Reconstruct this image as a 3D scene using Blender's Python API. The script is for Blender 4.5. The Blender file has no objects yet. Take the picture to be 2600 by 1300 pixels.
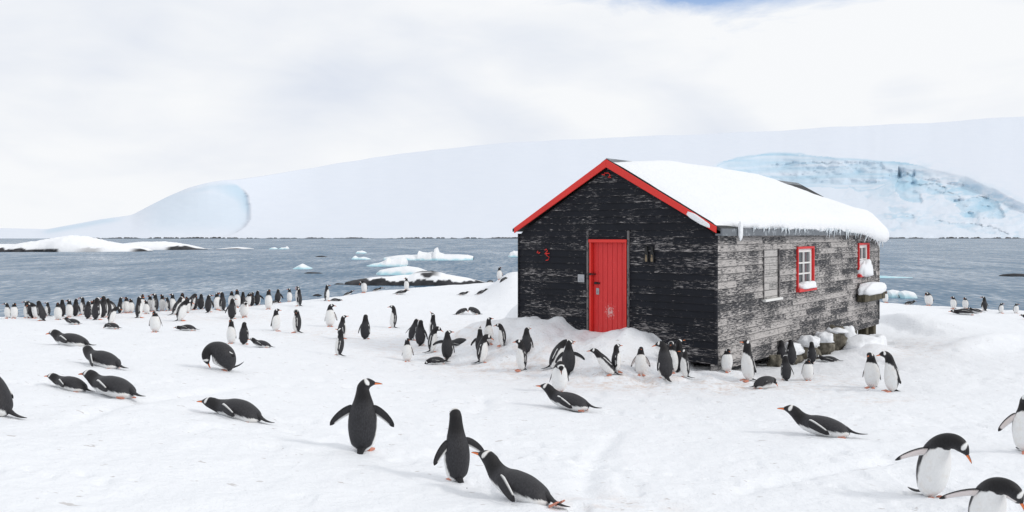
import bpy, math, random
import numpy as np
from mathutils import Vector, Matrix, noise as mnoise

# ------------------------------------------------------------------ camera, sky, sun
scene = bpy.context.scene
COL = scene.collection
F, CX, HY = 2090.0, 1300.0, 592.0          # focal length, centre and horizon of the 2600 x 1300 photograph
EYE = 5.0                                  # the eye is 5 m above the sea (z = 0)
cam_d = bpy.data.cameras.new('camera'); cam = bpy.data.objects.new('camera', cam_d); COL.objects.link(cam)
cam.location = (0, 0, EYE); cam.rotation_euler = (math.pi/2, 0, 0)
cam_d.sensor_width = 36.0; cam_d.lens = F/2600*36
cam_d.shift_y = (HY-650)/2600              # level camera, horizon a little above the middle
cam_d.clip_start = 0.1; cam_d.clip_end = 30000
scene.camera = cam

SUN_AZ, SUN_EL = math.radians(108), math.radians(33)   # azimuth clockwise from +Y
sunvec = Vector((math.sin(SUN_AZ)*math.cos(SUN_EL), math.cos(SUN_AZ)*math.cos(SUN_EL), math.sin(SUN_EL)))
sl = bpy.data.lights.new('sun', 'SUN'); sl.energy = 1.15; sl.angle = math.radians(12); sl.color = (1.0, 0.955, 0.89)
so = bpy.data.objects.new('sun', sl); COL.objects.link(so); so.rotation_euler = sunvec.to_track_quat('Z', 'Y').to_euler()
so.location = (20, -10, 30)

world = bpy.data.worlds.new('World'); scene.world = world; world.use_nodes = True
def build_world():
    nt = world.node_tree; N = nt.nodes; Lk = nt.links; N.clear()
    out = N.new('ShaderNodeOutputWorld'); bg = N.new('ShaderNodeBackground'); bg.inputs['Strength'].default_value = 0.1
    Lk.new(bg.outputs[0], out.inputs[0])
    sky = N.new('ShaderNodeTexSky'); sky.sky_type = 'NISHITA'; sky.sun_disc = False
    sky.sun_elevation = SUN_EL; sky.sun_rotation = SUN_AZ; sky.altitude = 10
    tc = N.new('ShaderNodeTexCoord'); sep = N.new('ShaderNodeSeparateXYZ'); Lk.new(tc.outputs['Generated'], sep.inputs[0])
    def m(op, a, b=None, clamp=False):
        n = N.new('ShaderNodeMath'); n.operation = op; n.use_clamp = clamp
        for i, v in enumerate((a, b)):
            if v is None: continue
            if isinstance(v, (int, float)): n.inputs[i].default_value = v
            else: Lk.new(v, n.inputs[i])
        return n.outputs[0]
    def blob(cx, cz, rx, rz):
        a = m('DIVIDE', m('SUBTRACT', sep.outputs[0], cx), rx); b = m('DIVIDE', m('SUBTRACT', sep.outputs[2], cz), rz)
        e = m('POWER', 2.718, m('MULTIPLY', m('ADD', m('MULTIPLY', a, a), m('MULTIPLY', b, b)), -1.0))
        return m('MULTIPLY', e, m('GREATER_THAN', sep.outputs[1], 0.0))
    def noi(scale, det, sx, sy, sz, rough=.5, off=0):
        mp = N.new('ShaderNodeMapping'); mp.inputs['Scale'].default_value = (sx, sy, sz); mp.inputs['Location'].default_value = (off, off*.7, off*.3)
        Lk.new(tc.outputs['Generated'], mp.inputs['Vector'])
        t = N.new('ShaderNodeTexNoise'); t.inputs['Scale'].default_value = scale; t.inputs['Detail'].default_value = det; t.inputs['Roughness'].default_value = rough
        t.inputs['Distortion'].default_value = .4
        Lk.new(mp.outputs[0], t.inputs['Vector']); return t.outputs['Fac']
    big = noi(3.4, 4, 1, 1, 2.0, .45, 3.1); fine = noi(9, 6, 1, 1, 3.2, .55, 1.3)
    grey = m('ADD', m('MULTIPLY', m('SUBTRACT', big, .47), 3.0), m('MULTIPLY', m('SUBTRACT', fine, .5), .7))
    grey = m('ADD', grey, m('MULTIPLY', blob(-.24, .165, .10, .06), .65))
    grey = m('ADD', grey, m('MULTIPLY', blob(-.42, .26, .22, .06), .75))
    grey = m('ADD', grey, m('MULTIPLY', blob(-.52, .12, .16, .09), .40))
    grey = m('SUBTRACT', grey, m('MULTIPLY', blob(.25, .19, .40, .06), .5))
    grey = m('ADD', grey, m('MULTIPLY', blob(.415, .17, .03, .03), .45))
    grey = m('ADD', grey, 0.0, True)
    cm = N.new('ShaderNodeMix'); cm.data_type = 'RGBA'; Lk.new(grey, cm.inputs[0])
    cm.inputs[6].default_value = (9.35, 9.5, 9.7, 1); cm.inputs[7].default_value = (7.3, 7.8, 8.75, 1)
    wisps = noi(7, 6, 1, 1, 3.0, .6, 7.7)
    gap = m('ADD', m('MULTIPLY', blob(.275, .285, .19, .036), 1.45), m('MULTIPLY', m('SUBTRACT', wisps, .5), 2.2))
    gap = m('MULTIPLY', m('SUBTRACT', gap, .35), 1.6, True)
    gap = m('MULTIPLY', m('MULTIPLY', gap, .85), m('MULTIPLY', blob(.275, .30, .28, .07), 1.3, True), True)
    blue = N.new('ShaderNodeMix'); blue.data_type = 'RGBA'; blue.blend_type = 'MULTIPLY'; blue.inputs[0].default_value = 1.0
    Lk.new(sky.outputs[0], blue.inputs[6]); blue.inputs[7].default_value = (1.15, 1.4, 1.75, 1)
    fin = N.new('ShaderNodeMix'); fin.data_type = 'RGBA'; Lk.new(gap, fin.inputs[0]); Lk.new(cm.outputs[2], fin.inputs[6]); Lk.new(blue.outputs[2], fin.inputs[7])
    Lk.new(fin.outputs[2], bg.inputs['Color'])
build_world()
vs = scene.view_settings; vs.view_transform = 'Standard'; vs.look = 'None'; vs.exposure = 0.0; vs.gamma = 1.0
scene.render.engine = 'CYCLES'; scene.cycles.max_bounces = 6; scene.cycles.diffuse_bounces = 3

# ------------------------------------------------------------------ helpers
random.seed(7)
def sstep(a, b, x):
    t = np.clip((np.asarray(x, float)-a)/(b-a), 0, 1); return t*t*(3-2*t)
def hash2(i, j, seed):
    n = (i.astype(np.int64)*374761393 + j.astype(np.int64)*668265263 + seed*1442695041) & 0xffffffff
    n = ((n ^ (n >> 13))*1274126177) & 0xffffffff
    return ((n ^ (n >> 16)) & 0xffff)/65535.0
def vnoise(x, y, seed=0):                  # smooth value noise, 0..1
    x = np.asarray(x, float); y = np.asarray(y, float); x, y = np.broadcast_arrays(x, y)
    i = np.floor(x); j = np.floor(y); fx = x-i; fy = y-j
    fx = fx**3*(fx*(fx*6-15)+10); fy = fy**3*(fy*(fy*6-15)+10)
    a = hash2(i, j, seed); b = hash2(i+1, j, seed); c = hash2(i, j+1, seed); d = hash2(i+1, j+1, seed)
    return (a*(1-fx)+b*fx)*(1-fy) + (c*(1-fx)+d*fx)*fy
def fbm(x, y, seed=0, octv=4, gain=.5):
    s = 0; a = 1; t = 0
    for o in range(octv):
        s = s + a*(vnoise(x*2**o+o*17.3, y*2**o-o*9.1, seed+o)-.5); t += a; a *= gain
    return s/t
def mesh(name, verts, faces, m=None, smooth=True, col=None, attrs=None):
    me = bpy.data.meshes.new(name); me.from_pydata([tuple(v) for v in np.asarray(verts, float).tolist()] if len(verts) else [], [], faces); me.update()
    if smooth and len(me.polygons): me.polygons.foreach_set('use_smooth', [True]*len(me.polygons))
    if col is not None:
        ca = me.color_attributes.new('Col', 'FLOAT_COLOR', 'POINT'); c = np.ones((len(verts), 4)); c[:, :3] = col; ca.data.foreach_set('color', c.ravel())
    for k, v in (attrs or {}).items():
        at = me.attributes.new(k, 'FLOAT', 'POINT'); at.data.foreach_set('value', np.asarray(v, float).ravel())
    if m is not None:
        for mm in (m if isinstance(m, (list, tuple)) else [m]): me.materials.append(mm)
    return me
def obj(name, me, parent=None, **kw):
    o = bpy.data.objects.new(name, me); COL.objects.link(o)
    if parent is not None: o.parent = parent
    for k, v in kw.items(): o[k] = v
    return o
def empty(name, **kw): 
    o = bpy.data.objects.new(name, None); COL.objects.link(o); o.empty_display_size = .2
    for k, v in kw.items(): o[k] = v
    return o
def gridfaces(nr, nc, wrap=False):
    fs = []
    for r in range(nr-1):
        for c in range(nc if wrap else nc-1):
            c2 = (c+1) % nc; fs.append((r*nc+c, r*nc+c2, (r+1)*nc+c2, (r+1)*nc+c))
    return fs
class MB:                                   # collects boxes and polygons into one mesh
    def __init__(s): s.v = []; s.f = []
    def poly(s, pts):
        n = len(s.v); s.v += [tuple(p) for p in pts]; s.f.append(tuple(range(n, n+len(pts))))
    def box(s, x0, x1, y0, y1, z0, z1):
        n = len(s.v)
        s.v += [(x0,y0,z0),(x1,y0,z0),(x1,y1,z0),(x0,y1,z0),(x0,y0,z1),(x1,y0,z1),(x1,y1,z1),(x0,y1,z1)]
        s.f += [tuple(n+i for i in q) for q in ((0,3,2,1),(4,5,6,7),(0,1,5,4),(1,2,6,5),(2,3,7,6),(3,0,4,7))]
    def prism(s, poly, axis, a, b):          # poly: 2D points, extruded along axis from a to b
        n = len(s.v); k = len(poly)
        for t in (a, b):
            for p in poly:
                q = list(p); q.insert(axis, t); s.v.append(tuple(q))
        s.f.append(tuple(range(n, n+k))); s.f.append(tuple(range(n+2*k-1, n+k-1, -1)))
        for i in range(k): s.f.append((n+i, n+(i+1) % k, n+k+(i+1) % k, n+k+i))
    def build(s, name, m, parent=None, smooth=False, bevel=0, **kw):
        me = mesh(name, s.v, s.f, m, smooth)
        import bmesh
        bm = bmesh.new(); bm.from_mesh(me); bmesh.ops.recalc_face_normals(bm, faces=bm.faces)
        if bevel: bmesh.ops.bevel(bm, geom=list(bm.edges), offset=bevel, segments=1, affect='EDGES')
        bm.to_mesh(me); bm.free()
        return obj(name, me, parent, **kw)

# ------------------------------------------------------------------ materials
class NT:
    def __init__(s, name, base=(.8,.8,.8), rough=.6, spec=.3):
        s.m = bpy.data.materials.new(name); s.m.use_nodes = True; s.t = s.m.node_tree; s.N = s.t.nodes; s.L = s.t.links
        s.b = s.N['Principled BSDF']; s.b.inputs['Base Color'].default_value = (*base, 1); s.b.inputs['Roughness'].default_value = rough
        s.b.inputs['Specular IOR Level'].default_value = spec
        s.tc = s.N.new('ShaderNodeTexCoord')
    def vec(s, scale=(1,1,1), kind='Object', rot=(0,0,0)):
        mp = s.N.new('ShaderNodeMapping'); mp.inputs['Scale'].default_value = scale; mp.inputs['Rotation'].default_value = rot
        s.L.new(s.tc.outputs[kind], mp.inputs['Vector']); return mp.outputs[0]
    def noise(s, scale, detail=3, vec=None, rough=.55, dist=0):
        t = s.N.new('ShaderNodeTexNoise'); t.inputs['Scale'].default_value = scale; t.inputs['Detail'].default_value = detail
        t.inputs['Roughness'].default_value = rough; t.inputs['Distortion'].default_value = dist
        s.L.new(vec if vec is not None else s.tc.outputs['Object'], t.inputs['Vector']); return t.outputs['Fac']
    def ramp(s, fac, stops):
        r = s.N.new('ShaderNodeValToRGB'); s.L.new(fac, r.inputs[0]); e = r.color_ramp.elements
        while len(e) < len(stops): e.new(.5)
        for q, (p, c) in zip(e, stops): q.position = p; q.color = (*c, 1) if isinstance(c, tuple) else (c, c, c, 1)
        return r.outputs[0]
    def mix(s, fac, a, b, mode='MIX'):
        n = s.N.new('ShaderNodeMix'); n.data_type = 'RGBA'; n.blend_type = mode
        for i, v in ((0, fac), (6, a), (7, b)):
            if isinstance(v, (int, float)): n.inputs[i].default_value = v
            elif isinstance(v, tuple): n.inputs[i].default_value = (*v, 1)
            else: s.L.new(v, n.inputs[i])
        return n.outputs[2]
    def math(s, op, a, b=0.0, clamp=False):
        n = s.N.new('ShaderNodeMath'); n.operation = op; n.use_clamp = clamp
        for i, v in ((0, a), (1, b)):
            if isinstance(v, (int, float)): n.inputs[i].default_value = v
            else: s.L.new(v, n.inputs[i])
        return n.outputs[0]
    def attr(s, name, out='Fac'):
        a = s.N.new('ShaderNodeAttribute'); a.attribute_name = name; return a.outputs[out]
    def color(s, c): s.L.new(c, s.b.inputs['Base Color'])
    def bump(s, h, strength=.3, dist=.02, prev=None):
        n = s.N.new('ShaderNodeBump'); n.inputs['Strength'].default_value = strength; n.inputs['Distance'].default_value = dist
        s.L.new(h, n.inputs['Height'])
        if prev is not None: s.L.new(prev, n.inputs['Normal'])
        s.L.new(n.outputs[0], s.b.inputs['Normal']); return n.outputs[0]

def snow_mat(name, base=(.825,.845,.88), fine=1.0):
    g = NT(name, base, .75, .25)
    n1 = g.noise(55*fine, 3); n2 = g.noise(14*fine, 4)
    b1 = g.bump(n2, .6, .035/fine); g.bump(n1, .45, .010/fine, b1)
    return g
g = snow_mat('snow_ground_surface')
st = g.attr('stain'); pn = g.noise(5.5, 5, rough=.65); pk = g.math('MULTIPLY', st, g.ramp(pn, [(.46, 0.0), (.66, 1.0)]))
c = g.mix(g.math('MULTIPLY', pk, .75), (.825,.845,.88), (.66,.52,.44))
fl = g.noise(7.5, 2, g.vec((1, 1.5, 1))); flm = g.ramp(fl, [(.69, 0.0), (.73, 1.0)])
fl2 = g.noise(16, 2, g.vec((1, 1.4, 1))); flm2 = g.math('MULTIPLY', g.ramp(fl2, [(.66, 0.0), (.72, 1.0)]), g.math('ADD', st, .08, True))
c = g.mix(g.math('MULTIPLY', flm, .55), c, (.40,.36,.34)); c = g.mix(g.math('MULTIPLY', flm2, .7), c, (.33,.26,.22)); g.color(c)
M_SNOW = g.m
M_SNOWCAP = snow_mat('roof_snow_surface', (.83,.85,.88)).m
g = NT('glacier_snow', (.86,.885,.92), .8, .2)
ice = g.attr('ice'); nz = g.noise(.035, 5, g.vec((1, 1, 3.5)))  # blue ice, plus the bluish shade painted into the knoll's scoop
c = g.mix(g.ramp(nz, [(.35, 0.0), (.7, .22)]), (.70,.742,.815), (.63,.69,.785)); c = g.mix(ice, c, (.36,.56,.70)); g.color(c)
M_GLAC = g.m
g = NT('rock_dark', (.03,.032,.036), .7, .35); nz = g.noise(1.2, 6); g.color(g.ramp(nz, [(.3, (.012,.013,.016)), (.6, (.045,.045,.048)), (.8, (.10,.095,.09))])); g.bump(nz, .6, .2)
M_ROCK = g.m
g = NT('islet_surface', (.87,.885,.91), .8, .2); rk = g.attr('rock'); nz = g.noise(.8, 5)
c = g.mix(rk, (.87,.885,.915), g.ramp(nz, [(.3, (.012,.014,.018)), (.7, (.06,.06,.065))])); g.color(c); g.bump(nz, .4, .15)
M_ISLET = g.m
g = NT('floating_ice', (.80,.88,.93), .45, .4); sp = g.N.new('ShaderNodeSeparateXYZ'); g.L.new(g.tc.outputs['Object'], sp.inputs[0])
nz = g.noise(.9, 4); hh = g.math('ADD', g.math('MULTIPLY', sp.outputs[2], .9), g.math('MULTIPLY', g.math('SUBTRACT', nz, .5), .9))
g.color(g.ramp(hh, [(.05, (.40,.66,.75)), (.26, (.70,.82,.87)), (.40, (.84,.86,.89))])); g.bump(nz, .5, .25)
M_ICE = g.m
# sea
g = NT('sea_water', (.02,.05,.085), .12, .32); g.b.inputs['Specular Tint'].default_value = (.64, .83, 1.0, 1)
g.b.inputs['IOR'].default_value = 1.33
v1 = g.vec((.55, 1.0, 1)); w1 = g.noise(.55, 4, v1, .65); w2 = g.noise(2.6, 3, v1, .6); w3 = g.noise(.12, 3, g.vec((.35, 1.2, 1)))
calm = g.noise(.018, 4, g.vec((.25, 1.3, 1)), .6); amp = g.ramp(calm, [(.35, .55), (.62, 1.0)])
hsum = g.math('MULTIPLY', g.math('ADD', g.math('MULTIPLY', w1, 2.4), g.math('ADD', g.math('MULTIPLY', w2, .45), g.math('MULTIPLY', w3, 1.6))), amp)
nb = g.N.new('ShaderNodeTexNoise'); nb.inputs['Scale'].default_value = 1.0; nb.inputs['Detail'].default_value = 3; nb.inputs['Roughness'].default_value = .6
g.L.new(g.vec((1.9, .62, 1)), nb.inputs['Vector'])
nb2 = g.N.new('ShaderNodeTexNoise'); nb2.inputs['Scale'].default_value = 1.0; nb2.inputs['Detail'].default_value = 2; g.L.new(g.vec((.16, .05, 1)), nb2.inputs['Vector'])
def vm(op, a, b):
    n = g.N.new('ShaderNodeVectorMath'); n.operation = op
    for i, v in ((0, a), (1, b)):
        if isinstance(v, tuple): n.inputs[i].default_value = v
        else: g.L.new(v, n.inputs[i])
    return n.outputs[0]
tilt = vm('ADD', vm('MULTIPLY', vm('SUBTRACT', nb.outputs['Color'], (.5, .5, .5)), (.52, .75, 0)), vm('MULTIPLY', vm('SUBTRACT', nb2.outputs['Color'], (.5, .5, .5)), (.2, .42, 0)))
sc_ = g.N.new('ShaderNodeVectorMath'); sc_.operation = 'SCALE'; g.L.new(tilt, sc_.inputs[0]); g.L.new(amp, sc_.inputs['Scale'])
nrm = vm('NORMALIZE', vm('ADD', sc_.outputs[0], (0, -.17, 1)), (0, 0, 0)); g.L.new(nrm, g.b.inputs['Normal'])
g.color(g.mix(calm, (.055,.125,.215), (.085,.165,.25)))
M_SEA = g.m
# boards
def board_mat(name, dark, wood, thr, soft, course):
    g = NT(name, dark, .72, .25)
    # object coordinates: boards run along local x or y, z is up
    sp = g.N.new('ShaderNodeSeparateXYZ'); g.L.new(g.tc.outputs['Object'], sp.inputs[0])
    row = g.math('FLOOR', g.math('DIVIDE', sp.outputs[2], course)); along = g.math('ADD', sp.outputs[0], sp.outputs[1])
    seg = g.math('FLOOR', g.math('ADD', g.math('DIVIDE', along, 1.25), g.math('MULTIPLY', g.math('MODULO', row, 3), .33)))
    cv = g.N.new('ShaderNodeCombineXYZ'); g.L.new(row, cv.inputs[0]); g.L.new(seg, cv.inputs[1])
    wn = g.N.new('ShaderNodeTexWhiteNoise'); wn.noise_dimensions = '2D'; g.L.new(cv.outputs[0], wn.inputs['Vector'])
    stv = g.vec((1.9, 1.9, 20)); s1 = g.noise(3.3, 8, stv, .72, .3); patch = g.noise(1.05, 4, g.vec((1, 1, 1.5)), .6)
    frac = g.math('FRACT', g.math('DIVIDE', sp.outputs[2], course))
    edge = g.ramp(frac, [(.0, 1.0), (.14, .25), (.5, 0.0), (.9, .1), (1.0, .6)])
    val = g.math('ADD', s1, g.math('MULTIPLY', g.math('SUBTRACT', patch, .5), .36))
    val = g.math('ADD', val, g.math('MULTIPLY', g.math('SUBTRACT', wn.outputs['Value'], .5), .13))
    val = g.math('ADD', val, g.math('MULTIPLY', edge, .115))
    worn = g.ramp(val, [(thr, 0.0), (thr+soft, 1.0)])
    grain = g.noise(5, 6, g.vec((.8, .8, 30)), .7)
    wc = g.mix(grain, tuple(v*.55 for v in wood), wood)
    dk = g.mix(g.noise(3, 4), tuple(v*.6 for v in dark), tuple(min(1, v*1.5) for v in dark))
    c = g.mix(worn, dk, wc)
    jf = g.math('FRACT', g.math('ADD', g.math('DIVIDE', along, 1.25), g.math('MULTIPLY', g.math('MODULO', row, 3), .33)))
    c = g.mix(g.ramp(jf, [(0.0, 1.0), (.006, 1.0), (.009, 0.0)]), c, (.012,.012,.014))
    c = g.mix(g.ramp(frac, [(0.0, .85), (.045, .85), (.085, 0.0), (.99, 0.0), (1.0, .85)]), c, (.012,.012,.015)); g.color(c)
    b = g.bump(grain, .35, .006); g.bump(worn, -.25, .004, b)
    return g.m
COURSE = .137
M_BLACK = board_mat('black_painted_boards', (.0075,.009,.014), (.52,.49,.485), .602, .10, COURSE)
M_GREY = board_mat('weathered_grey_boards', (.034,.035,.040), (.60,.57,.555), .472, .10, COURSE)
M_BOARDING = board_mat('boarded_window_wood', (.12,.12,.12), (.64,.615,.60), .36, .16, COURSE)
def paint(name, base, chip=(.5,.3,.28), thr=.72, rough=.5, sc=4):
    g = NT(name, base, rough, .4); n = g.noise(sc, 6, rough=.65); v = g.noise(1.4, 3)
    c = g.mix(v, tuple(b*.85 for b in base), tuple(min(1, b*1.1) for b in base)); g.color(g.mix(g.ramp(n, [(thr, 0.0), (thr+.05, .8)]), c, chip)); g.bump(n, .15, .004); return g.m
M_RED = paint('red_paint', (.66,.030,.030), (.62,.42,.38), .76)
M_REDTRIM = paint('red_trim_paint', (.70,.036,.028), (.65,.5,.45), .74)
M_WHITE = paint('white_paint', (.78,.78,.77), (.5,.48,.45), .72)
M_FELT = paint('roofing_felt', (.035,.037,.04), (.05,.07,.03), .6, .85)
M_FASCIA = paint('grey_fascia', (.14,.155,.175), (.30,.33,.36), .55, .6, 6)
M_TRIM = paint('bare_grey_trim', (.16,.15,.15), (.03,.03,.035), .52, .8, 9)
M_PLATE = paint('metal_plate', (.36,.37,.39), (.2,.2,.2), .7, .5, 20)
M_IRON = NT('black_iron', (.008,.008,.009), .5, .4).m
M_TAN = paint('tan_wood', (.22,.17,.11), (.03,.03,.03), .58, .7, 14)
g = NT('stone_block', (.2,.18,.15), .85, .2); nz = g.noise(7, 6); g.color(g.ramp(nz, [(.3, (.035,.033,.028)), (.55, (.16,.145,.115)), (.75, (.30,.28,.24))])); g.bump(nz, .7, .03); M_STONE = g.m
g = NT('old_timber', (.08,.07,.05), .85, .2); nz = g.noise(6, 6, g.vec((3, 3, .6))); g.color(g.ramp(nz, [(.3, (.03,.03,.022)), (.7, (.16,.14,.10))])); g.bump(nz, .5, .01); M_TIMBER = g.m
M_GLASS = NT('window_glass', (.10,.11,.12), .04, .7).m
g = NT('icicle_ice', (.82,.88,.92), .15, .5); g.b.inputs['Transmission Weight'].default_value = .35; M_ICICLE = g.m
# penguins
g = NT('penguin_plumage', (.1,.1,.1), .62, .3); colr = g.attr('Col', 'Color'); nf = g.noise(95, 3, g.vec((1, 1, .45))); n2 = g.noise(9, 3); plain = g.ramp(colr, [(.2, 1.0), (.5, .10)])
c = g.mix(plain, colr, g.ramp(nf, [(.3, .65), (.7, 1.38)]), 'MULTIPLY'); c = g.mix(plain, c, g.ramp(n2, [(.3, .85), (.7, 1.1)]), 'MULTIPLY'); dn = g.noise(13, 4, rough=.65); c = g.mix(g.math('MULTIPLY', g.ramp(dn, [(.5, 0.0), (.75, .5)]), g.math('SUBTRACT', 1.0, plain), True), c, (.62, .54, .46)); g.color(c); g.bump(nf, .2, .003)
g.b.inputs['Sheen Weight'].default_value = .04
M_PENG = g.m
g = NT('penguin_beak_horn', (.7,.2,.06), .4, .4); g.color(g.attr('Col', 'Color')); M_BEAK = g.m
g = NT('penguin_foot_skin', (.62,.20,.11), .55, .35); nf = g.noise(60, 3); g.color(g.mix(nf, (.46,.16,.11), (.66,.30,.21))); M_FOOT = g.m
M_EYE = NT('penguin_eye_black', (.004,.003,.003), .08, .6).m
# ------------------------------------------------------------------ snow ground
HN = np.array([3.742, 15.1]); HV = np.array([.6338, .7735]); HU = np.array([-.7735, .6338])   # hut corner, side and front directions
HW, HL, HBASE = 4.62, 10.26, EYE-2.41
def softinterp(x, xs, ys, w):
    return sum(np.interp(x+o*w, xs, ys) for o in (-1, -.5, 0, .5, 1))/5
def ground_z(X, Y, detail=True):
    X = np.asarray(X, float); Y = np.asarray(Y, float)
    z = softinterp(Y, [-10, 0, 3, 5.5, 7.5, 10, 13, 17, 22, 30, 60], [-1.5, -1.55, -1.7, -1.86, -2.02, -2.25, -2.46, -2.68, -2.78, -2.82, -2.85], 1.6)
    le = softinterp(-X, [-2, 0, 1.4, 2.7, 4, 6, 10, 20], [-.12, 0, .08, .25, .42, .66, .85, 1.0], .6)
    z = z + le*softinterp(Y, [0, 8, 12, 16, 20, 24, 28], [.8, 1, 1, .72, .45, .18, 0], 1.2)
    z = z - .25*sstep(9, 20, X)*sstep(20, 32, Y)
    # bank against the hut's left side and the mound behind it
    z = z + .95*sstep(-.75, .25, X)*sstep(3.2, 1.6, X)*np.exp(-((Y-21.6)/2.0)**2)
    z = z + 1.0*sstep(-1.75, .1, X)*np.exp(-((Y-38.5)/5)**2)*(1-sstep(6, 12, X))
    # drift along the front wall
    dx = X-HN[0]; dy = Y-HN[1]; w = dx*HU[0]+dy*HU[1]; q = -(dx*HV[0]+dy*HV[1])
    hd = np.interp(w, [-1.2, -.5, 0, .55, .8, 1.02, 1.22, 1.5, 1.9, 2.25, 2.5, 2.8, 3.05, 3.25, 3.4, 3.6, 4.0, 4.6, 5.3, 6.6],
                   [-2.75, -2.58, -2.56, -2.50, -2.34, -2.17, -2.00, -1.89, -1.90, -2.0, -2.04, -2.04, -1.98, -1.88, -1.79, -1.77, -1.80, -1.86, -1.95, -2.6])
    hd = hd + .15*(vnoise(w*2.6, q*2.2, 5)-.5) + .08*(vnoise(w*6, q*5, 6)-.5)
    fq = sstep(2.7, .55, q)*sstep(-.75, -.2, q)*sstep(6.6, 5.2, w)*sstep(-1.2, -.3, w)
    z = z + (hd-z)*fq
    # hollow along the far half of the side wall, with a blown rim outside it
    s = -q; p = -w
    z = z - .16*np.exp(-((p-.2)/1.1)**2)*sstep(5, 8, s)*sstep(14, 11, s)
    z = z + .20*np.exp(-((p-2.5-.10*(s-8))/.55)**2)*sstep(6.2, 8.5, s)*sstep(13, 10.5, s)
    z = z + .34*sstep(11.6, 12.2, X)*sstep(15, 12.4, X)*np.exp(-((Y-25.5)/1.8)**2)
    z = z + .22*np.exp(-((p-.95)/.5)**2 - ((s-6.3)/.9)**2)
    if detail:
        z = z + .085*fbm(X*.45, Y*.45, 11, 4) + .045*fbm(X*2.1, Y*2.1, 31, 3)
        z = z + .022*fbm(X*7.5, Y*6.5, 51, 2) - .028*sstep(.66, .80, vnoise(X*4.3, Y*3.3, 71))*sstep(.42, .62, vnoise(X*.5, Y*.5, 72))
    # fall to the sea beyond the crest
    px = CX+F*X/np.maximum(Y, 2.0)
    yc = np.interp(px, [-1500, 0, 250, 430, 600, 760, 900, 1020, 1200, 1300, 1700, 2000, 2240, 2400, 2600, 4200], [24, 27, 28, 29.5, 31, 34, 38, 41.5, 46, 48, 50, 44, 36, 34, 32.5, 29])
    e = np.maximum(0, Y-yc+.9*fbm(X*.35, Y*.2, 91, 3))
    z = z - np.where(e < 3, .11*e*e, .99+.66*(e-3))
    return z + EYE
def ground1(X, Y): return float(ground_z(np.array([X]), np.array([Y]))[0])
def cast(px, py):                            # where a sight line of the photograph meets the snow
    kx = (px-CX)/F; kz = -(py-HY)/F
    ds = np.arange(3.5, 60, .02); g = ground_z(kx*ds, ds, True) - (EYE+kz*ds)
    hit = np.argmax(g > 0) if (g > 0).any() else int(np.argmax(g))
    d = ds[hit]; return kx*d, d, ground1(kx*d, d)
def build_ground():
    ys = np.concatenate([np.linspace(-8, 3.6, 22), np.geomspace(3.7, 70, 430)])
    cs = np.concatenate([np.linspace(-3.2, -.75, 26)[:-1], np.linspace(-.72, .72, 440), np.linspace(.75, 3.2, 26)[1:]])
    Y, Cc = np.meshgrid(ys, cs, indexing='ij'); X = Cc*(np.maximum(Y, -6)+9*(Y < 0)*0+2.2+np.maximum(0, 2-Y))
    Z = ground_z(X, Y)
    # trails of webbed feet and belly slides
    rt = random.Random(11); near = (Y > 3.6) & (Y < 24)
    xn, yn, zn = X[near], Y[near], Z[near]
    for k in range(26):
        y = rt.uniform(4.8, 19); x = rt.uniform(-.55, .55)*y; a = rt.uniform(0, 6.28); n = rt.randint(10, 22); slide = k % 5 == 0
        for i in range(n):
            a += rt.uniform(-.16, .16); x += .17*math.cos(a); y += .17*math.sin(a); o = .055*(1 if i % 2 else -1)*(0 if slide else 1); qx, qy = x-o*math.sin(a), y+o*math.cos(a)
            m_ = np.abs(xn-qx)+np.abs(yn-qy) < .5; dx_, dy_ = xn[m_]-qx, yn[m_]-qy; u_ = dx_*math.cos(a)+dy_*math.sin(a); v_ = -dx_*math.sin(a)+dy_*math.cos(a)
            zn[m_] -= (.028*np.exp(-(u_/.15)**2-(v_/.10)**2) if slide else .036*np.exp(-(u_/.055)**2-(v_/.040)**2)-.010*np.exp(-((u_+.08)/.06)**2-(v_/.06)**2))
    Z[near] = zn
    px = CX+F*X/np.maximum(Y, 2)
    st = np.zeros_like(X)
    for (a, b, ra, rb, k) in ((1600, 14.0, 190, .75, 1.0), (1870, 13.9, 150, .8, 1.0), (1300, 15.3, 200, 1.1, .7), (1080, 18, 160, 2.0, .75), (880, 21, 200, 2.5, .55), (1100, 24, 150, 3, .3),
                              (2050, 14.5, 140, 1.4, .6), (2310, 20.5, 110, 2.2, .6), (500, 27, 350, 3, .45), (2230, 12.5, 90, .5, .6), (1560, 5.9, 160, .35, .5)):
        st = np.maximum(st, k*np.exp(-((px-a)/ra)**2-((Y-b)/rb)**2))
    me = mesh('snow_ground', np.stack([X, Y, Z], -1).reshape(-1, 3), gridfaces(len(ys), len(cs)), M_SNOW, True, None, {'stain': st})
    obj('snow_ground', me, kind='structure')
build_ground()

# ------------------------------------------------------------------ sea
mb = MB(); mb.poly([(-5000, -300, 0), (5000, -300, 0), (5000, 6000, 0), (-5000, 6000, 0)]); mb.build('sea', M_SEA, kind='structure')

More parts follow.
